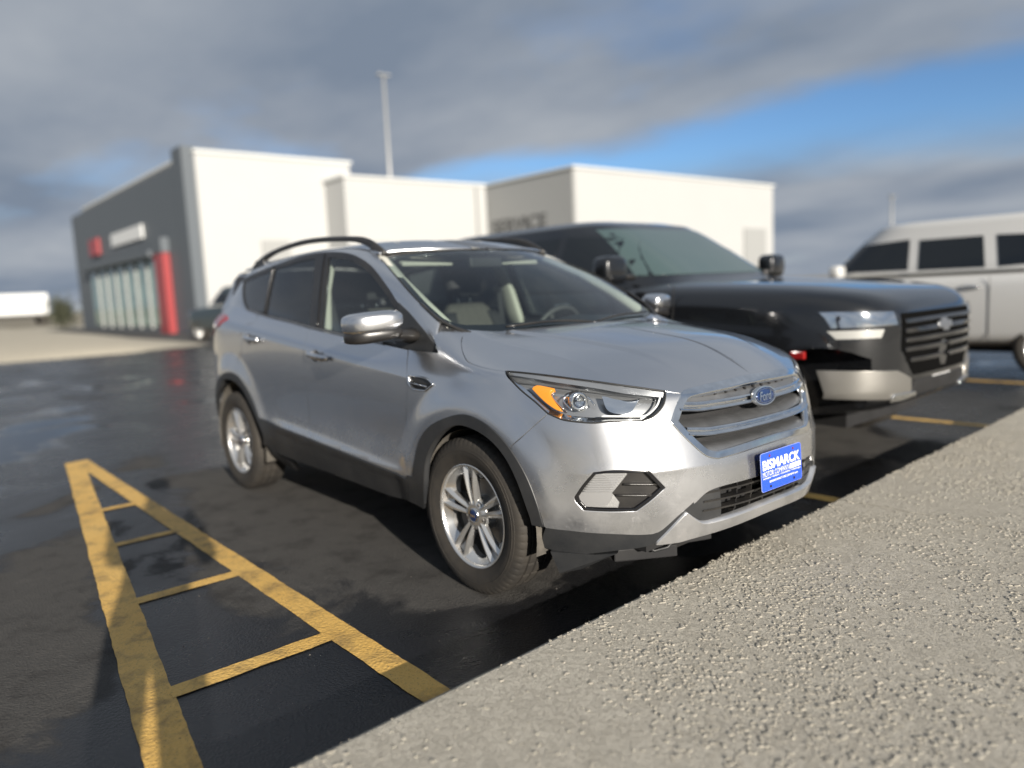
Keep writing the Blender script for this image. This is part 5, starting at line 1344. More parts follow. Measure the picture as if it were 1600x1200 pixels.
# pavement: concrete slabs behind a kerb, joints between them
def concrete_mat():
    t = NT('weathered_concrete'); co = t.coord('Object')
    big = t.noise(0.7, 6, 0.6); mid = t.noise(9, 6, 0.65); fine = t.noise(150, 4, 0.7); sand = t.noise(420, 2, 0.6)
    c = t.mix(t.ramp(mid, [(0.3, 0), (0.7, 1)]), (0.48, 0.45, 0.385), (0.60, 0.565, 0.485))
    c = t.mix(t.ramp(big, [(0.35, 0.35), (0.7, 0)]), c, (0.43, 0.39, 0.32))
    c = t.mix(t.ramp(fine, [(0.3, 0.55), (0.55, 0)]), c, (0.30, 0.275, 0.23))
    c = t.mix(t.ramp(sand, [(0.60, 0), (0.75, 0.5)]), c, (0.62, 0.59, 0.53))
    pits = t.ramp(t.voronoi(60), [(0.05, 0.0), (0.22, 1.0)]); flake = t.ramp(t.noise(48, 5, 0.75), [(0.52, 0.0), (0.56, 1.0)])
    h = t.math('ADD', t.math('ADD', t.math('MULTIPLY', fine, 0.9), t.math('MULTIPLY', pits, 0.12)), t.math('ADD', t.math('MULTIPLY', sand, 0.45), t.math('MULTIPLY', flake, 0.55)))
    t.set(Base_Color=c, Roughness=0.93, Specular_IOR_Level=0.2, Normal=t.bump(h, 0.85, 0.011)); return t.m
M['concrete'] = concrete_mat()
pavement = empty('pavement'); tag(pavement, kind='structure')
rng = random.Random(3)
KH = 0.150
joints = [-14.0, -8.0, -5.05, 0.955, 4.0, 7.05, 10.1, 16.0, 30.0]
for ya, yb in zip(joints[:-1], joints[1:]):
    ya2, yb2 = ya+0.005, yb-0.005; n = max(2, int((yb2-ya2)/(0.02 if -3 < ya < 8 else 0.2)))
    V = []; off = 0.0
    for i in range(n+1):
        y = ya2+(yb2-ya2)*i/n
        off = off*0.75+rng.uniform(-.0035, .0035)-(.006*rng.random() if rng.random() < .05 else 0)
        x = kerb_x(y)+.006+abs(off)
        V += [(x+.004, y, -.02), (x, y, KH-.022), (x+.006, y, KH-.006), (x+.022, y, KH), (14.0, y, KH)]
    F = [(i*5+j, i*5+j+1, (i+1)*5+j+1, (i+1)*5+j) for i in range(n) for j in range(4)]
    F += [(0, 1, 2, 3, 4), tuple(n*5+j for j in (4, 3, 2, 1, 0))]
    o = mesh_obj('slab', V, [f[::-1] for f in F], M['concrete'], pavement)
    bm = bmesh.new(); bm.from_mesh(o.data); bmesh.ops.recalc_face_normals(bm, faces=bm.faces); bm.to_mesh(o.data); bm.free()
mesh_obj('joint_filler', [(2.2, -60, KH-.012), (14, -60, KH-.012), (14, 60, KH-.012), (kerb_x(60)+.2, 60, KH-.012), (kerb_x(-60)+.2, -60, KH-.012)][::1], [(4, 1, 2, 3)], simple('joint_dirt', (0.10, 0.09, 0.07), 0.95), pavement)
# flakes and grit that have come off the surface: real chips, clustered
def clump(x, y):
    return 0.5+0.5*math.sin(x*2.1+1.3*math.sin(y*1.7))*math.sin(y*2.6+1.1*math.sin(x*2.3+.5))
chips = MB(); r2 = random.Random(11)
cnt_ = 0
while cnt_ < 42000:
    y = r2.uniform(-2.6, 7.0); x = kerb_x(y)+.02+(r2.random()**1.15)*2.1
    dcam = math.hypot(x-CAM_POS.x, y-CAM_POS.y)
    c = clump(x, y); c2 = clump(x*2.7+3, y*2.7-1)
    if r2.random() > 0.06+0.95*max(0, c*0.65+c2*0.6-.42): continue
    if dcam < .5: continue
    cnt_ += 1
    s_ = r2.choice((.0018, .0024, .0032, .0046, .0062, .0084))*r2.uniform(.7, 1.4)
    h_ = min(.0042, s_*r2.uniform(.3, .65)); k = r2.choice((6, 7, 8)); a0 = r2.uniform(0, 6.28); el = r2.uniform(.45, 1.0); rot = r2.uniform(0, 3.14)
    ring = []
    for j in range(k):
        a = a0+2*math.pi*j/k; q = s_*r2.uniform(.45, 1.3); u, v = q*math.cos(a), q*el*math.sin(a)
        ring.append((x+u*math.cos(rot)-v*math.sin(rot), y+u*math.sin(rot)+v*math.cos(rot)))
    tx, ty = r2.uniform(-.5, .5), r2.uniform(-.5, .5)
    lo = [(p[0], p[1], KH-.001) for p in ring]; hi = [(x+(p[0]-x)*.8, y+(p[1]-y)*.8, KH+h_*(.75+tx*(p[0]-x)/s_*.5+ty*(p[1]-y)/s_*.5)) for p in ring]
    chips.add(lo+hi, [tuple(range(k, 2*k))]+[(j, (j+1) % k, (j+1) % k+k, j+k) for j in range(k)])
def chip_mat():
    t = NT('concrete_chips'); n = t.noise(35, 4)
    t.set(Base_Color=t.mix(n, (0.19, 0.175, 0.145), (0.50, 0.465, 0.395)), Roughness=0.95, Specular_IOR_Level=0.2, Normal=t.bump(t.noise(500, 2), 0.4, 0.003)); return t.m
tag(chips.build('grit', chip_mat()), 'loose concrete flakes and grit scattered over the pavement', 'grit', kind='stuff')
# ------------------------------------------------------------------ painted bay lines
def line_mat():
    t = NT('yellow_road_paint'); n = t.noise(7, 7, 0.68); f = t.noise(120, 4, 0.7); v = t.voronoi(70)
    wear = t.ramp(n, [(0.48, 0.0), (0.68, 0.62)]); sp = t.ramp(f, [(0.58, 0.0), (0.68, 0.75)])
    wv = t.math('MAXIMUM', wear, sp)
    c = t.mix(t.noise(3, 5), (0.64, 0.375, 0.085), (0.72, 0.47, 0.145))
    t.set(Base_Color=t.mix(wv, c, (0.055, 0.048, 0.038)), Roughness=0.62, Normal=t.bump(t.math('ADD', f, v), 0.5, 0.005)); return t.m
M['yellow'] = line_mat()
r3 = random.Random(5)
def stripe(a, b, w, name, z=0.004, label=None, w2=None):
    a, b = Vector((*a, 0)), Vector((*b, 0)); d = (b-a); L = d.length; d /= L; nrm = Vector((-d.y, d.x, 0)); n = max(4, int(L/0.03)); V = []
    e1 = e2 = 0.0
    for i in range(n+1):
        t = i/n; e1 = e1*.6+r3.uniform(-.0022, .0022); e2 = e2*.6+r3.uniform(-.0022, .0022)
        ww = w+((w2 or w)-w)*t; p = a+d*(L*t); V += [(*(p+nrm*(ww/2+e1)).xy, z), (*(p-nrm*(ww/2+e2)).xy, z)]
    o = mesh_obj(name, V, [(2*i, 2*i+1, 2*i+3, 2*i+2) for i in range(n)], M['yellow'])
    return o
ap = (-3.455, -1.512)
wedge = empty('hatched_marking', (0, 0, 0)); tag(wedge, 'yellow A shaped hatched no parking wedge beside the silver car', 'road marking')
for nm, o in (('edge_line', stripe((-3.52, -1.505), (kerb_x(-1.49)-.012, -1.492), .112, 'edge_line', .0028)), ('edge_line', stripe((-3.50, -1.56), (2.12, -2.303), .138, 'edge_line', .0038))):
    o.parent = wedge
for x, y0, y1, w_ in ((1.268, -2.135, -1.55, .088), (.308, -2.01, -1.55, .080), (-.660, -1.885, -1.55, .075), (-1.535, -1.77, -1.55, .075)):
    stripe((x, y0), (x, y1), w_, 'cross_bar', .0048).parent = wedge
for y, nm in ((1.395, 'yellow bay line on the far side of the silver car'), (4.15, 'yellow bay line in front of the dark sport utility vehicle, right of its bumper'), (6.95, 'yellow bay line beside the white vehicle at the right edge')):
    o = stripe((-3.45, y), (kerb_x(y)-.012, y+(.0 if y < 2 else .03)), .105, 'bay_line'); tag(o, nm, 'road marking', 'parking bay lines')
# small litter on the asphalt: a few dark scraps and pebbles
pb = MB(); r4 = random.Random(21)
for i in range(160):
    x = r4.uniform(-2.6, 1.9); y = r4.uniform(-2.6, 1.2); s_ = r4.uniform(.0015, .005)
    k = 5; a0 = r4.uniform(0, 6); ring = [(x+s_*r4.uniform(.6, 1.2)*math.cos(a0+2*math.pi*j/k), y+s_*r4.uniform(.6, 1.2)*math.sin(a0+2*math.pi*j/k)) for j in range(k)]
    pb.add([(p[0], p[1], .001) for p in ring]+[(x, y, s_*.9)], [(j, (j+1) % k, k) for j in range(k)])
tag(pb.build('pebbles', simple('pebble', (0.10, 0.09, 0.08), 0.9, var=.4, vscale=60)), 'tiny pebbles strewn on the dark asphalt', 'pebbles', kind='stuff')
# ------------------------------------------------------------------ other vehicles
def ring_section(x, z0, z1, w, n=36, e=0.30):
    out = []
    for j in range(n):
        t = 2*math.pi*j/n; cy, sz = math.cos(t), math.sin(t)
        out.append(Vector((x, math.copysign(abs(cy)**e, cy)*w, (z0+z1)/2+math.copysign(abs(sz)**e, sz)*(z1-z0)/2)))
    return out
def interp_st(st, sub=7):
    """Catmull-Rom through the stations"""
    A = np.array(sorted(st)); n = len(A); out = []
    for i in range(n-1):
        p0, p1, p2, p3 = A[max(i-1, 0)], A[i], A[i+1], A[min(i+2, n-1)]
        for j in range(sub):
            t = j/sub; out.append(0.5*((2*p1)+(-p0+p2)*t+(2*p0-5*p1+4*p2-p3)*t*t+(-p0+3*p1-3*p2+p3)*t**3))
    out.append(A[-1]); return out
def boolean_cut(o, cutters):
    for c in cutters:
        md = o.modifiers.new('b', 'BOOLEAN'); md.object = c; md.operation = 'DIFFERENCE'; md.solver = 'EXACT'
    dg = bpy.context.evaluated_depsgraph_get(); me = bpy.data.meshes.new_from_object(o.evaluated_get(dg)); o.modifiers.clear(); o.data = me
    for c in cutters: bpy.data.objects.remove(c)
def vehicle(name, label, cat, loc, rz, st, cab, wins, ws, rear_ws, paint_m, wb, tr, wr, group=None, trim=None, pillars=None):
    root = empty(name, loc, rz); tag(root, label, cat, group)
    secs = interp_st(st); V, F = loft_rings([ring_section(s[0], s[1], s[2], s[3]) for s in secs])
    mb = MB(); mb.add(V, F); body = mb.build('body', paint_m, root)
    cut_ = []
    for x in wb:
        m2 = MB(); m2.lathe([(0.001, -2), (wr+.055, -2), (wr+.055, -.62), (0.001, -.62)], 32, 'Y', (x, 0, wr+.01)); cut_.append(m2.build('cutter', paint_m))
        m2 = MB(); m2.lathe([(0.001, .62), (wr+.055, .62), (wr+.055, 2), (0.001, 2)], 32, 'Y', (x, 0, wr+.01)); cut_.append(m2.build('cutter', paint_m))
    boolean_cut(body, cut_); body.data.polygons.foreach_set('use_smooth', [True]*len(body.data.polygons)); body.data.set_sharp_from_angle(angle=R(38))
    # cabin: rounded rings stacked upwards
    rings = []
    for z, x0, x1, w in cab:
        n = 44; rg = []
        for j in range(n):
            t = 2*math.pi*j/n; e = .38; cx = math.copysign(abs(math.cos(t))**e, math.cos(t)); cy = math.copysign(abs(math.sin(t))**e, math.sin(t))
            rg.append(Vector(((x0+x1)/2+cx*(x1-x0)/2, cy*w, z)))
        rings.append(rg)
    dn = []
    for i in range(len(rings)-1):
        for k in range(5): dn.append([a.lerp(b, k/5) for a, b in zip(rings[i], rings[i+1])])
    dn.append(rings[-1]); V, F = loft_rings(dn); mb = MB(); mb.add(V, F); cabin = mb.build('cabin', paint_m, root, autosmooth=40)
    sk = Skin([tuple(v) for v in V], [f for f in F if len(f) == 4])
    gl_m = M['dark_glass']
    for poly in wins:
        lp = dense([(x, -.9, z, 1) for x, z in poly], .06, True)
        m = panel(lp, RIGHT, sk, .09, off=.006, gap=.012, roll=.012)
        for s in (0, 1): emit('side_window', m if s == 0 else mirror_y(m), gl_m, cabin)
    for poly, d in ((ws, (-1, 0, 0)), (rear_ws, (1, 0, 0))):
        if poly:
            lp = dense([(0, y, z, 1) for y, z in poly], .06, True); emit('windscreen' if d[0] < 0 else 'rear_screen', panel(lp, d, sk, .09, off=.006, gap=.01, roll=.012), M['glass_far'], cabin)
    sc = wr/.345
    for x in wb:
        for sd in (-1, 1):
            w = copy_tree(wheel0, root, ('cap_lettering',)); w.location = (x, sd*(tr-.115), wr); w.scale = (sc,)*3; w.rotation_euler = (0, R(17*x), 0) if sd < 0 else (0, R(31*x), math.pi)
            mb = MB(); mb.lathe([(wr+.074, -.02), (wr+.10, -.03), (wr+.10, -.045), (wr+.074, -.045)], 40, 'Y', (x, 0, wr+.01)); a = [(p[0], p[1], p[2]) for p in mb.v]
    mb = MB(); mb.box((np.mean(wb), 0, .36), (wb[0]-wb[1]+1.2, 1.15, .18)); mb.build('underbody', M['dark'], root)
    return root, body, sk, secs
M['lamp_pale'] = simple('pale_lamp', (0.42, 0.42, 0.40), 0.25, 0.2)
M['pale_bumper'] = simple('pale_bumper', (0.34, 0.33, 0.31), 0.32, 0.8)
M['black_mesh'] = simple('black_mesh', (0.003, 0.003, 0.003), 0.95, spec=0.05)
M['dark_glass'] = simple('far_dark_glass', (0.006, 0.008, 0.010), 0.04, coat=0.4)
M['glass_far'] = simple('far_windscreen', (0.055, 0.085, 0.085), 0.05, coat=0.5)
M['black_paint'] = paint('black_paint', (0.010, 0.011, 0.013), metal=0.3, rough=0.25, dirt=0.08)
M['white_paint'] = paint('white_paint', (0.52, 0.52, 0.51), metal=0.0, rough=0.35, dirt=0.15)
M['teal_paint'] = paint('teal_paint', (0.035, 0.050, 0.058), metal=0.4, rough=0.3, dirt=0.2)
suv_st = [(2.485, .70, .80, .05), (2.482, .64, .86, .18), (2.475, .58, .93, .32), (2.46, .54, .98, .44), (2.44, .49, 1.06, .58), (2.38, .44, 1.13, .73), (2.26, .40, 1.19, .86), (2.05, .37, 1.23, .95), (1.75, .35, 1.262, .992), (1.1, .34, 1.30, 1.012), (.6, .33, 1.315, 1.015), (-.6, .33, 1.33, 1.015), (-2.0, .37, 1.335, 1.01), (-2.55, .43, 1.33, .985), (-2.70, .52, 1.30, .93), (-2.74, .62, 1.20, .84), (-2.76, .75, 1.05, .5), (-2.765, .88, .94, .06)]
suv_cab = [(1.27, -2.68, .98, .955), (1.34, -2.66, .82, .945), (1.55, -2.60, .50, .885), (1.74, -2.52, .19, .815), (1.83, -2.44, .02, .765), (1.875, -2.28, -.18, .66), (1.89, -2.0, -.5, .45)]
suv_win = [[(.66, 1.36), (.27, 1.70), (-.28, 1.745), (-.30, 1.36)], [(-.38, 1.36), (-.36, 1.745), (-1.20, 1.745), (-1.28, 1.36)], [(-1.38, 1.36), (-1.30, 1.745), (-2.20, 1.72), (-2.36, 1.40)]]
suv, sbody, ssk, ssec = vehicle('parked_suv', 'large black sport utility vehicle parked behind the silver car, nose to the kerb', 'suv', (-.60, 2.77, 0), 0, suv_st, suv_cab, suv_win,
    [(-.86, 1.36), (-.70, 1.79), (.70, 1.79), (.86, 1.36)], [(-.78, 1.38), (-.66, 1.74), (.66, 1.74), (.78, 1.38)], M['black_paint'], (1.50, -1.45), 1.0, .39)
# its front: lamps, grille, bumper corners, plate, mirrors, handles, roof rails
nose = Skin([tuple(v) for v in loft_rings([ring_section(s[0], s[1], s[2], s[3]) for s in ssec])[0]], [f for f in loft_rings([ring_section(s[0], s[1], s[2], s[3]) for s in ssec])[1] if len(f) == 4])
def nose_panel(name, yz, mat, parent, off=.008, d=(-1, 0, 0), roll=.012, grid=.05, rnd=False):
    lp = dense([(2.4, y, z) if rnd else (2.4, y, z, 1) for y, z in yz], .03, True); return emit(name, panel(lp, d, nose, grid, off=off, gap=0.0, roll=roll), mat, parent)
for sd in (-1, 1):
    hl = nose_panel('headlight', [(sd*.93, 1.07), (sd*.62, 1.055), (sd*.60, .975), (sd*.91, .97)], M['reflector'], suv, .006)
    nose_panel('lens', [(sd*.933, 1.073), (sd*.617, 1.058), (sd*.597, .972), (sd*.913, .967)], M['lens'], hl, .02, roll=0)
    nose_panel('daytime_lamp', [(sd*.92, .95), (sd*.70, .95), (sd*.72, .90), (sd*.90, .90)], M['lamp_pale'], hl, .006)
    nose_panel('bumper_corner', [(sd*.94, .70), (sd*.60, .68), (sd*.46, .62), (sd*.44, .52), (sd*.60, .50), (sd*.92, .52)], M['pale_bumper'], suv, .010)
    nose_panel('chrome_strip', [(sd*.62, .53), (sd*.40, .53), (sd*.36, .49), (sd*.64, .49)], M['chrome'], suv, .02)
    mb = MB(); V, F = superell((.52, sd*1.15, 1.42), (.09, .13, .11), .5, .5, None); mb.add(V, F); mm = mb.build('mirror', M['black_paint'], suv, smooth=True)
    mb = MB(); mb.tube([(.55, sd*.93, 1.36), (.54, sd*1.08, 1.37)], (.05, .025), 8); mb.build('mirror_arm', M['trim'], mm, smooth=True)
    for x in (-.15, -1.12):
        mb = MB(); mb.tube([(x-.09, sd*1.02, 1.14), (x-.05, sd*1.05, 1.145), (x+.05, sd*1.05, 1.15), (x+.09, sd*1.02, 1.15)], (.012, .016), 8); mb.build('handle', M['chrome'], suv, smooth=True)
    mb = MB(); mb.box((1.98, sd*.995, .80), (.10, .03, .05), bev=.008); mb.build('marker_lamp', M['red_lens'], suv)
    mb = MB(); mb.tube([(-1.1, sd*.98, .33), (1.0, sd*.98, .33)], (.09, .02), 8); mb.build('running_board', M['trim'], suv, smooth=True)
    for xs_ in ((1.02, .98), (-.34, -.345), (-1.30, -1.34)):
        mb = MB(); mb.tube([(xs_[0], sd*1.016, 1.28), (xs_[1], sd*1.0185, .8), (xs_[1], sd*1.012, .42)], .0035, 5); mb.build('door_seam', M['dark'], suv)
gr = nose_panel('grille', [(-.55, 1.04), (.55, 1.04), (.56, .82), (.42, .64), (-.42, .64), (-.56, .82)], M['black_mesh'], suv, .006)
for z in (.99, .93, .87, .81, .74):
    w_ = .54 if z > .8 else .48
    nose_panel('grille_bar', [(-w_, z+.012), (w_, z+.012), (w_, z-.012), (-w_, z-.012)], M['gloss_black'], gr, .022)
nose_panel('lower_grille', [(-.40, .60), (.40, .60), (.46, .50), (-.46, .50)], M['dark'], suv, .01)
mb = MB(); mb.box((2.475, .0, .665), (.008, .306, .154), bev=.003); mb.build('licence_plate', M['white_print'], suv)
mb = MB(); mb.box((2.471, .0, .665), (.01, .33, .175), bev=.003); mb.build('plate_frame', M['satin'], suv)
nose_panel('bow_emblem', [(-.11, .955), (-.045, .955), (-.045, .975), (.045, .975), (.045, .955), (.11, .955), (.10, .92), (.045, .92), (.045, .90), (-.045, .90), (-.045, .92), (-.10, .92)], M['satin'], gr, .03)
# white vehicle at the right edge, backed in
w_cab = [(z*1.045, a, b, c) for z, a, b, c in [(1.22, -2.22, 1.06, .90), (1.30, -2.20, .94, .89), (1.52, -2.14, .70, .83), (1.70, -2.08, .50, .785), (1.79, -2.04, .38, .765), (1.835, -1.99, .28, .72), (1.855, -1.86, .14, .62)]]
w_st = [(x*.90, z0, z1*.955, w*.955) for x, z0, z1, w in suv_st]
w_win = [[(.82, 1.31), (.50, 1.68), (-.18, 1.72), (-.20, 1.31)], [(-.30, 1.30), (-.28, 1.70), (-1.02, 1.70), (-1.08, 1.30)], [(-1.20, 1.30), (-1.14, 1.70), (-1.80, 1.67), (-1.96, 1.34)]]
wsuv, _, _, _ = vehicle('parked_suv', 'white sport utility vehicle backed into the bay at the right edge', 'suv', (-.42, 8.30, 0), math.pi, w_st, w_cab, w_win, [(-.80, 1.31), (-.66, 1.75), (.66, 1.75), (.80, 1.31)], [(-.72, 1.33), (-.62, 1.69), (.62, 1.69), (.72, 1.33)], M['white_paint'], (1.36, -1.75), .95, .37)
for sd in (-1, 1):
    mb = MB(); V, F = superell((.66, sd*1.05, 1.34), (.08, .11, .085), .5, .5, None); mb.add(V, F); mb.build('mirror', M['white_paint'], wsuv, smooth=True)
    for x in (-.05, -.95):
        mb = MB(); mb.tube([(x-.09, sd*.975, 1.08), (x-.05, sd*1.0, 1.085), (x+.05, sd*1.0, 1.09), (x+.09, sd*.975, 1.09)], (.012, .016), 8); mb.build('handle', M['chrome'], wsuv, smooth=True)
    for xs_ in (1.02, -.25, -1.14):
        mb = MB(); mb.tube([(xs_, sd*.968, 1.2), (xs_, sd*.972, .8), (xs_, sd*.966, .42)], .0035, 5); mb.build('door_seam', M['dark'], wsuv)
    mb = MB(); mb.box((-2.40, sd*.80, 1.02), (.12, .10, .24), bev=.02); mb.build('tail_lamp', M['red_lens'], wsuv)
    mb = MB(); mb.box((2.13, sd*.72, .92), (.16, .30, .12), bev=.03); mb.build('headlight', M['lens'], wsuv)
# dark car far behind the tail of the silver one
fsuv, _, _, _ = vehicle('distant_car', 'dark teal car parked far off beside the white building corner', 'car', (-23.4, 7.6, 0), R(200), w_st, w_cab, w_win, [(-.80, 1.31), (-.66, 1.75), (.66, 1.75), (.80, 1.31)], [(-.72, 1.33), (-.62, 1.69), (.62, 1.69), (.72, 1.33)], M['teal_paint'], (1.36, -1.34), .95, .37)
# ------------------------------------------------------------------ buildings on a low bank
def metal_wall(name, col, rib=3.0, axis=0):
    t = NT(name); xyz = t.sep(t.coord('Object')); n = t.noise(.4, 5)
    wv = t.math('SINE', t.math('MULTIPLY', t.math('ADD', xyz[0], xyz[1]), 2*math.pi*rib))
    t.set(Base_Color=t.mix(n, tuple(c*.93 for c in col), col), Roughness=.55, Normal=t.bump(wv, .12, .02)); return t.m
M['white_wall'] = metal_wall('white_metal_wall', (0.415, 0.42, 0.415))
M['grey_wall'] = metal_wall('grey_panel_wall', (0.085, 0.10, 0.115), 0.6)
M['pale_grey_wall'] = metal_wall('pale_grey_wall', (0.30, 0.305, 0.30))
M['store_glass'] = simple('storefront_glass', (0.16, 0.26, 0.23), 0.08, coat=0.5, var=.3, vscale=1.2)
M['red_panel'] = simple('red_panel', (0.27, 0.035, 0.038), 0.4)
M['sign_white'] = simple('sign_white', (0.62, 0.63, 0.63), 0.4)
M['roof_edge'] = simple('roof_edge', (0.55, 0.56, 0.55), 0.5)
PAD = 0.55
def bank():
    """the raised pad the buildings stand on, with a sloped dry grass and gravel edge"""
    rg = random.Random(9)
    xs = [-20.4, -20.9, -21.6, -23.0, -26, -60, -75]; zs = [-.02, .10, .20, .32, PAD-.06, PAD, .0]
    ys = np.arange(-40, 56, 1.0); V = []
    for y in ys:
        sh = .5*math.sin(y*.35)+.3*math.sin(y*.9)
        east = 0.0 if y < 4 else min(1, (y-4)/3)           # the slope steps back beside the yard
        for i, (x, z) in enumerate(zip(xs, zs)): V.append((x+sh*(.4 if 0 < i < 4 else .0)+(0 if y < 9 else 0), y, z if y < 3.2 else min(z, .0 if i < 2 else z*max(0, 1-(y-3.2)/2.2))))
    n = len(xs)
    return V, [(i*n+j, i*n+j+1, (i+1)*n+j+1, (i+1)*n+j) for i in range(len(ys)-1) for j in range(n-1)]
def gravel_mat():
    t = NT('pale_gravel_bank'); f = t.noise(6, 6, .7); n = t.noise(.5, 4)
    t.set(Base_Color=t.mix(f, t.mix(n, (0.30, 0.265, 0.20), (0.40, 0.36, 0.28)), (0.46, 0.42, 0.34)), Roughness=.95); return t.m
V, F = bank(); mb = MB(); mb.add(V, F); tag(mb.build('gravel_bank', gravel_mat(), smooth=True), kind='structure')
sheet('yard', [(-60, 3.4), (-20.4, 3.4), (-20.4, 60), (-60, 60)], 0.012, simple('yard_asphalt', (0.045, 0.044, 0.043), .9, var=.25, vscale=.6))
def wall_box(mb, x0, x1, y0, y1, z0, z1): mb.box(((x0+x1)/2, (y0+y1)/2, (z0+z1)/2), (x1-x0, y1-y0, z1-z0)); return mb
# main showroom: white box with a dark grey front towards the road
sh = empty('showroom_building', (-42, 11, 0)); tag(sh, 'tall white showroom building with dark grey glazed front and red entrance', 'building')
def bpart(name, mat, par, *boxes, bev=0.0):
    mb = MB()
    for b in boxes: wall_box(mb, *b)
    mb.v = [(v[0]-par_loc[0], v[1]-par_loc[1], v[2]-par_loc[2]) for v in mb.v]
    return mb.build(name, mat, par, bevel=bev)
par_loc = (-42, 11, 0)
bpart('wall', M['white_wall'], sh, (-54, -31.0, 8.9, 16.5, 0, 8.0))
bpart('front_wall', M['grey_wall'], sh, (-55.8, -31.6, 8.50, 8.9, 0, 7.7)); bpart('corner_panel', M['grey_wall'], sh, (-32.6, -31.2, 8.40, 9.0, 0, 8.3))
bpart('roof_coping', M['roof_edge'], sh, (-54.1, -30.9, 8.85, 16.6, 8.0, 8.14))
bpart('side_door', M['pale_grey_wall'], sh, (-30.99, -30.93, 11.6, 13.0, 0, 4.2))
for k in range(7):
    x0 = -51.5+k*2.2
    w_ = bpart('window', M['store_glass'], sh, (x0, x0+2.05, 8.43, 8.49, .35, 3.7))
    bpart('mullion', M['pale_grey_wall'], w_, (x0+2.05, x0+2.2, 8.35, 8.49, .2, 3.8))
bpart('entrance_portal', M['red_panel'], sh, (-36.0, -34.6, 8.15, 8.49, 0, 3.9)); bpart('portal_top', M['grey_wall'], sh, (-36.1, -34.5, 8.10, 8.49, 3.9, 4.6))
bpart('canopy', M['grey_wall'], sh, (-52, -36.2, 7.95, 8.49, 3.8, 4.1))
bpart('sign', M['red_panel'], sh, (-50.5, -48.2, 8.30, 8.47, 4.7, 5.7)); bpart('sign', M['sign_white'], sh, (-45.0, -38.5, 8.37, 8.47, 4.9, 5.6))
# lower white link and service hall
par_loc = (-36, 17, 0)
lk = empty('link_building', par_loc); tag(lk, 'low white link building between showroom and service hall', 'building')
bpart('wall', M['white_wall'], lk, (-32, -29.0, 15.05, 23.65, 0, 7.0)); bpart('roof_coping', M['roof_edge'], lk, (-32.1, -28.9, 14.95, 23.68, 7.0, 7.12))
bpart('roller_door', M['pale_grey_wall'], lk, (-28.99, -28.93, 16.4, 19.8, 0, 4.0)); bpart('downpipe', M['pale_grey_wall'], lk, (-28.99, -28.88, 22.9, 23.0, 0, 7.0))
par_loc = (-32, 30, 0)
sv = empty('service_hall', par_loc); tag(sv, 'white service hall with side wall toned grey for shade and dark lettering', 'building')
bpart('wall', M['white_wall'], sv, (-44, -22.3, 23.8, 41.5, 0, 7.0)); bpart('side_wall', M['pale_grey_wall'], sv, (-30.4, -22.35, 23.70, 23.8, 0, 6.95)); bpart('roof_coping', M['roof_edge'], sv, (-44.1, -22.2, 23.6, 41.6, 7.0, 7.12))  # side wall's grey holds the shade of a white wall turned from the sun
bpart('side_door', M['pale_grey_wall'], sv, (-22.29, -22.23, 38.2, 40.6, 0, 4.4))
V, F = text_mesh('SERVICE', 4.3, .72, .01); mb = MB(); mb.add([(v.x-26.4-par_loc[0], 23.66-par_loc[1], v.y+4.75) for v in V], F); mb.build('lettering', simple('sign_dark', (0.08, 0.08, 0.08), .5), sv)
# far things at the left horizon
tr_ = empty('white_trailer', (-96, 8.2, 0)); tag(tr_, 'long low white trailer on the left horizon', 'trailer')
mb = MB(); mb.box((0, 0, 2.3), (4.5, 8.5, 2.3), bev=.1); mb.build('box_body', M['sign_white'], tr_)
for y in (-4.2, -3.2, 3.8):
    for x in (-1.5, 1.5):
        mb = MB(); mb.lathe([(.02, -.15), (.45, -.15), (.5, -.1), (.5, .1), (.45, .15), (.02, .15)], 20, 'X', (x, y, .5)); mb.build('wheel', M['tyre'], tr_, smooth=True)
mb = MB(); mb.box((0, 0, .85), (2.2, 11, .25)); mb.build('chassis', M['dark'], tr_)
def shrub(name, label, loc, h, w, seed, mat):
    rs = random.Random(seed); o = empty(name, loc); tag(o, label, 'shrub', None); mb = MB(); lf = MB()
    for k in range(7):
        a = rs.uniform(0, 6.28); tip_ = Vector((math.cos(a)*w*.55*rs.random(), math.sin(a)*w*.55*rs.random(), h*rs.uniform(.6, .95)))
        mb.tube([(0, 0, 0), tip_*.5+Vector((0, 0, .1)), tip_], [.05, .03, .01], 5)
        for q in range(240):
            c = tip_*rs.uniform(.35, 1.05)+Vector((rs.gauss(0, w*.20), rs.gauss(0, w*.20), rs.gauss(0, h*.12))); n = Vector((rs.uniform(-1, 1), rs.uniform(-1, 1), rs.uniform(-1, 1))).normalized(); u = n.orthogonal().normalized()*rs.uniform(.06, .13); v = n.cross(u)*.6
            c.z = max(c.z, .08); lf.add([c-u, c-v, c+u, c+v], [(0, 1, 2, 3)])
    mb.build('stem', simple('bark', (.06, .05, .04), .9), o); lf.build('foliage', mat, o)
M['shrub_leaf'] = simple('shrub_leaf', (0.055, 0.060, 0.035), .8, var=.35, vscale=3)
shrub('shrub', 'dark round shrub left of the showroom front', (-62, 8.3, 0), 2.4, 1.9, 4, M['shrub_leaf'])
def lamp_post(label, x, y, h, arm):
    o = empty('lamp_post', (x, y, 0)); tag(o, label, 'lamp post', 'car park lamp posts'); mb = MB(); mb.tube([(0, 0, 0), (0, 0, h*.5), (0, 0, h)], [.11, .09, .07], 10); mb.build('pole', M['pole'], o, smooth=True)
    mb = MB(); mb.lathe([(.28, 0), (.28, .5), (.12, .55)], 16, 'Z'); mb.build('base', M['concrete'], o, smooth=True)
    for sd in (-1, 1):
        mb = MB(); mb.box((0, sd*.45*arm, h+.02), (.30, .55*arm, .10), bev=.03); mb.build('lamp_head', M['pole'], o)
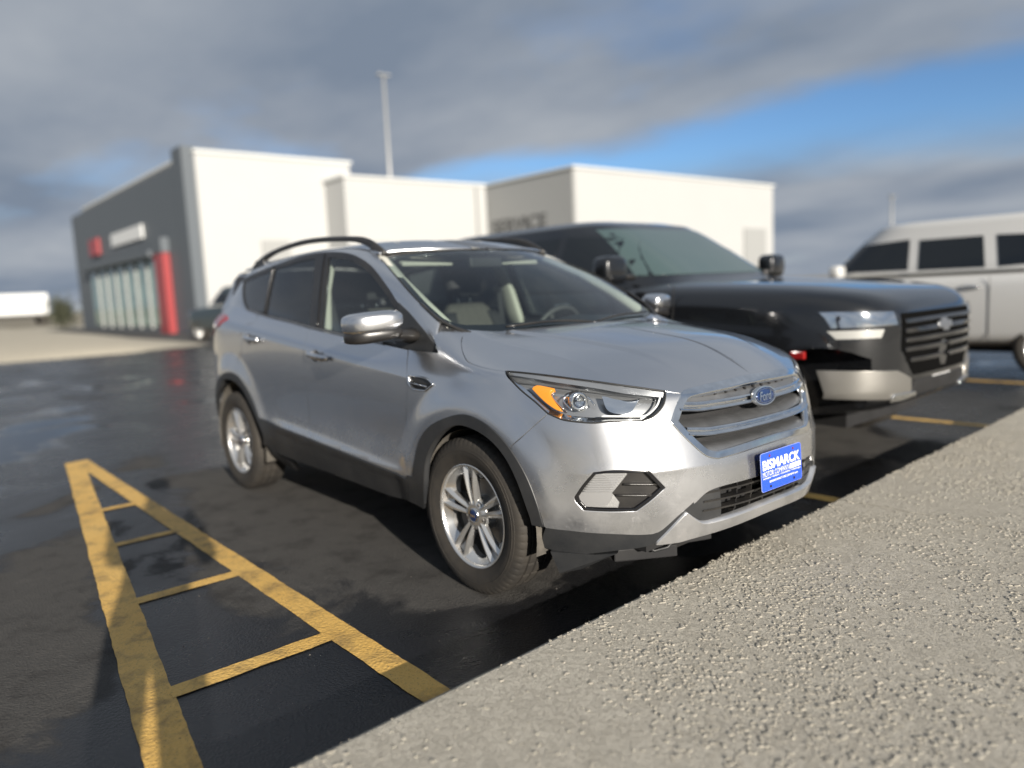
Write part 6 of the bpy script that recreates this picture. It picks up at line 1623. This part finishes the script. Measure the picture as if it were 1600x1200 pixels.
M['pole'] = simple('galvanised_pole', (0.42, 0.42, 0.41), .45, .5)
lamp_post('tall pale lamp post rising behind the white link building', -33.0, 20.1, 13.3, .5); lamp_post('thin lamp post far off above the white vehicle', -21.2, 56.1, 6.9, .5)
# ------------------------------------------------------------------ the photographer, standing behind the camera: the shadow across the markings
def person():
    root = empty('person', (4.194, -3.01, KH), CAM_YAW)
    tag(root, 'person in dark jacket and jeans standing on the pavement holding a phone', 'person')
    J = {'pelvis': (0, 0, .95), 'waist': (0, 0, 1.08), 'chest': (.01, 0, 1.30), 'neck': (0, 0, 1.47), 'headb': (.015, 0, 1.555), 'head': (.03, 0, 1.64), 'crown': (.02, 0, 1.71)}
    rad = {'pelvis': (.165, .12), 'waist': (.15, .115), 'chest': (.18, .125), 'neck': (.058, .058), 'headb': (.07, .078), 'head': (.078, .095), 'crown': (.06, .07)}
    E_ = [('pelvis', 'waist'), ('waist', 'chest'), ('chest', 'neck'), ('neck', 'headb'), ('headb', 'head'), ('head', 'crown')]
    for s, n in ((-1, 'r'), (1, 'l')):
        for k, p, r_ in (('sh', (0, s*.19, 1.41), .075), ('el', (.08, s*.25, 1.15), .055), ('wr', (.30, s*.115, 1.12), .038), ('hip', (0, s*.10, .90), .105), ('kn', (.03, s*.115, .50), .072), ('an', (-.02, s*.12, .10), .05), ('toe', (.15, s*.15, .045), .042)):
            J[k+n] = p; rad[k+n] = (r_, r_)
        E_ += [('chest', 'sh'+n), ('sh'+n, 'el'+n), ('el'+n, 'wr'+n), ('pelvis', 'hip'+n), ('hip'+n, 'kn'+n), ('kn'+n, 'an'+n), ('an'+n, 'toe'+n)]
    names = list(J); me = bpy.data.meshes.new('body'); me.from_pydata([J[k] for k in names], [(names.index(a), names.index(b)) for a, b in E_], [])
    o = bpy.data.objects.new('body', me); COL.objects.link(o); md = o.modifiers.new('skin', 'SKIN'); md.use_smooth_shade = True
    for i, k in enumerate(names): me.skin_vertices[0].data[i].radius = rad[k]; me.skin_vertices[0].data[i].use_root = (k == 'pelvis')
    o.modifiers.new('s', 'SUBSURF').levels = 2
    dg = bpy.context.evaluated_depsgraph_get(); m2 = bpy.data.meshes.new_from_object(o.evaluated_get(dg)); o.modifiers.clear(); o.data = m2; o.parent = root
    sk, jk, jn, sh_ = simple('skin', (.45, .28, .20), .55), simple('dark_jacket', (.02, .022, .03), .8, bump=.3), simple('jeans', (.03, .045, .09), .85, bump=.3), simple('shoe', (.02, .02, .02), .6)
    m2.materials.clear()
    for m in (jk, jn, sk, sh_): m2.materials.append(m)
    for p in m2.polygons:
        c = p.center; p.material_index = 3 if c.z < .10 else 1 if c.z < .97 and abs(c.y) < .24 and c.x < .2 else 2 if c.z > 1.49 else 0
        p.use_smooth = True
    # hands: palm, four fingers and a thumb each, closed on the phone's ends
    for s in (-1, 1):
        mb = MB(); mb.tube([(.29, s*.118, 1.115), (.325, s*.105, 1.125), (.35, s*.098, 1.135)], [(.026, .018), (.036, .016), (.034, .014)], 10)
        for k in range(4):
            z = 1.112+.018*k; L = (.9, 1.05, 1.0, .8)[k]
            mb.tube([(.345, s*.105, z), (.372, s*.107, z+.002), (.386, s*.096, z+.003), (.386, s*(.096-.020*L), z+.003)], [.009, .0085, .008, .0065], 8)
        mb.tube([(.325, s*.09, 1.155), (.345, s*.072, 1.165), (.356, s*.052, 1.160)], [.011, .010, .007], 8)
        mb.build('hand', sk, root, smooth=True)
    mb = MB(); V, F = superell((.015, 0, 1.675), (.098, .084, .078), 1, 1, None); mb.add([v for v in V], F); mb.build('hair', simple('hair', (.03, .02, .015), .7), root, smooth=True)
    mb = MB(); mb.tube([(.115, 0, 1.655), (.128, 0, 1.635), (.118, 0, 1.618)], [.007, .013, .010], 8)
    mb.build('nose', sk, root, smooth=True)
    for s in (-1, 1):
        mb = MB(); V, F = superell((.0, s*.083, 1.63), (.018, .008, .028), 1, 1, None, nu=12, nv=8); mb.add(V, F); mb.build('ear', sk, root, smooth=True)
    for s in (-1, 1):
        mb = MB(); V, F = superell((.104, s*.030, 1.652), (.010, .012, .009), 1, 1, None, nu=12, nv=8); mb.add(V, F); mb.build('eye', M['white_print'], root, smooth=True)
    mb = MB(); mb.tube([(.110, -.022, 1.592), (.118, 0, 1.590), (.110, .022, 1.592)], [.003, .006, .003], 8); mb.build('mouth', simple('lips', (.35, .13, .11), .5), root, smooth=True)
    return root
person()
ph = empty('phone', tuple(CAM_POS-_d*.035), CAM_YAW); tag(ph, 'black phone held sideways by the person on the pavement', 'phone')
mb = MB(); mb.box((0, 0, 0), (.008, .155, .074), bev=.0035); mb.build('case', M['gloss_black'], ph)
mb = MB(); mb.box((.005, .055, .016), (.003, .03, .03), bev=.001); mb.build('lens_plate', M['trim'], ph)
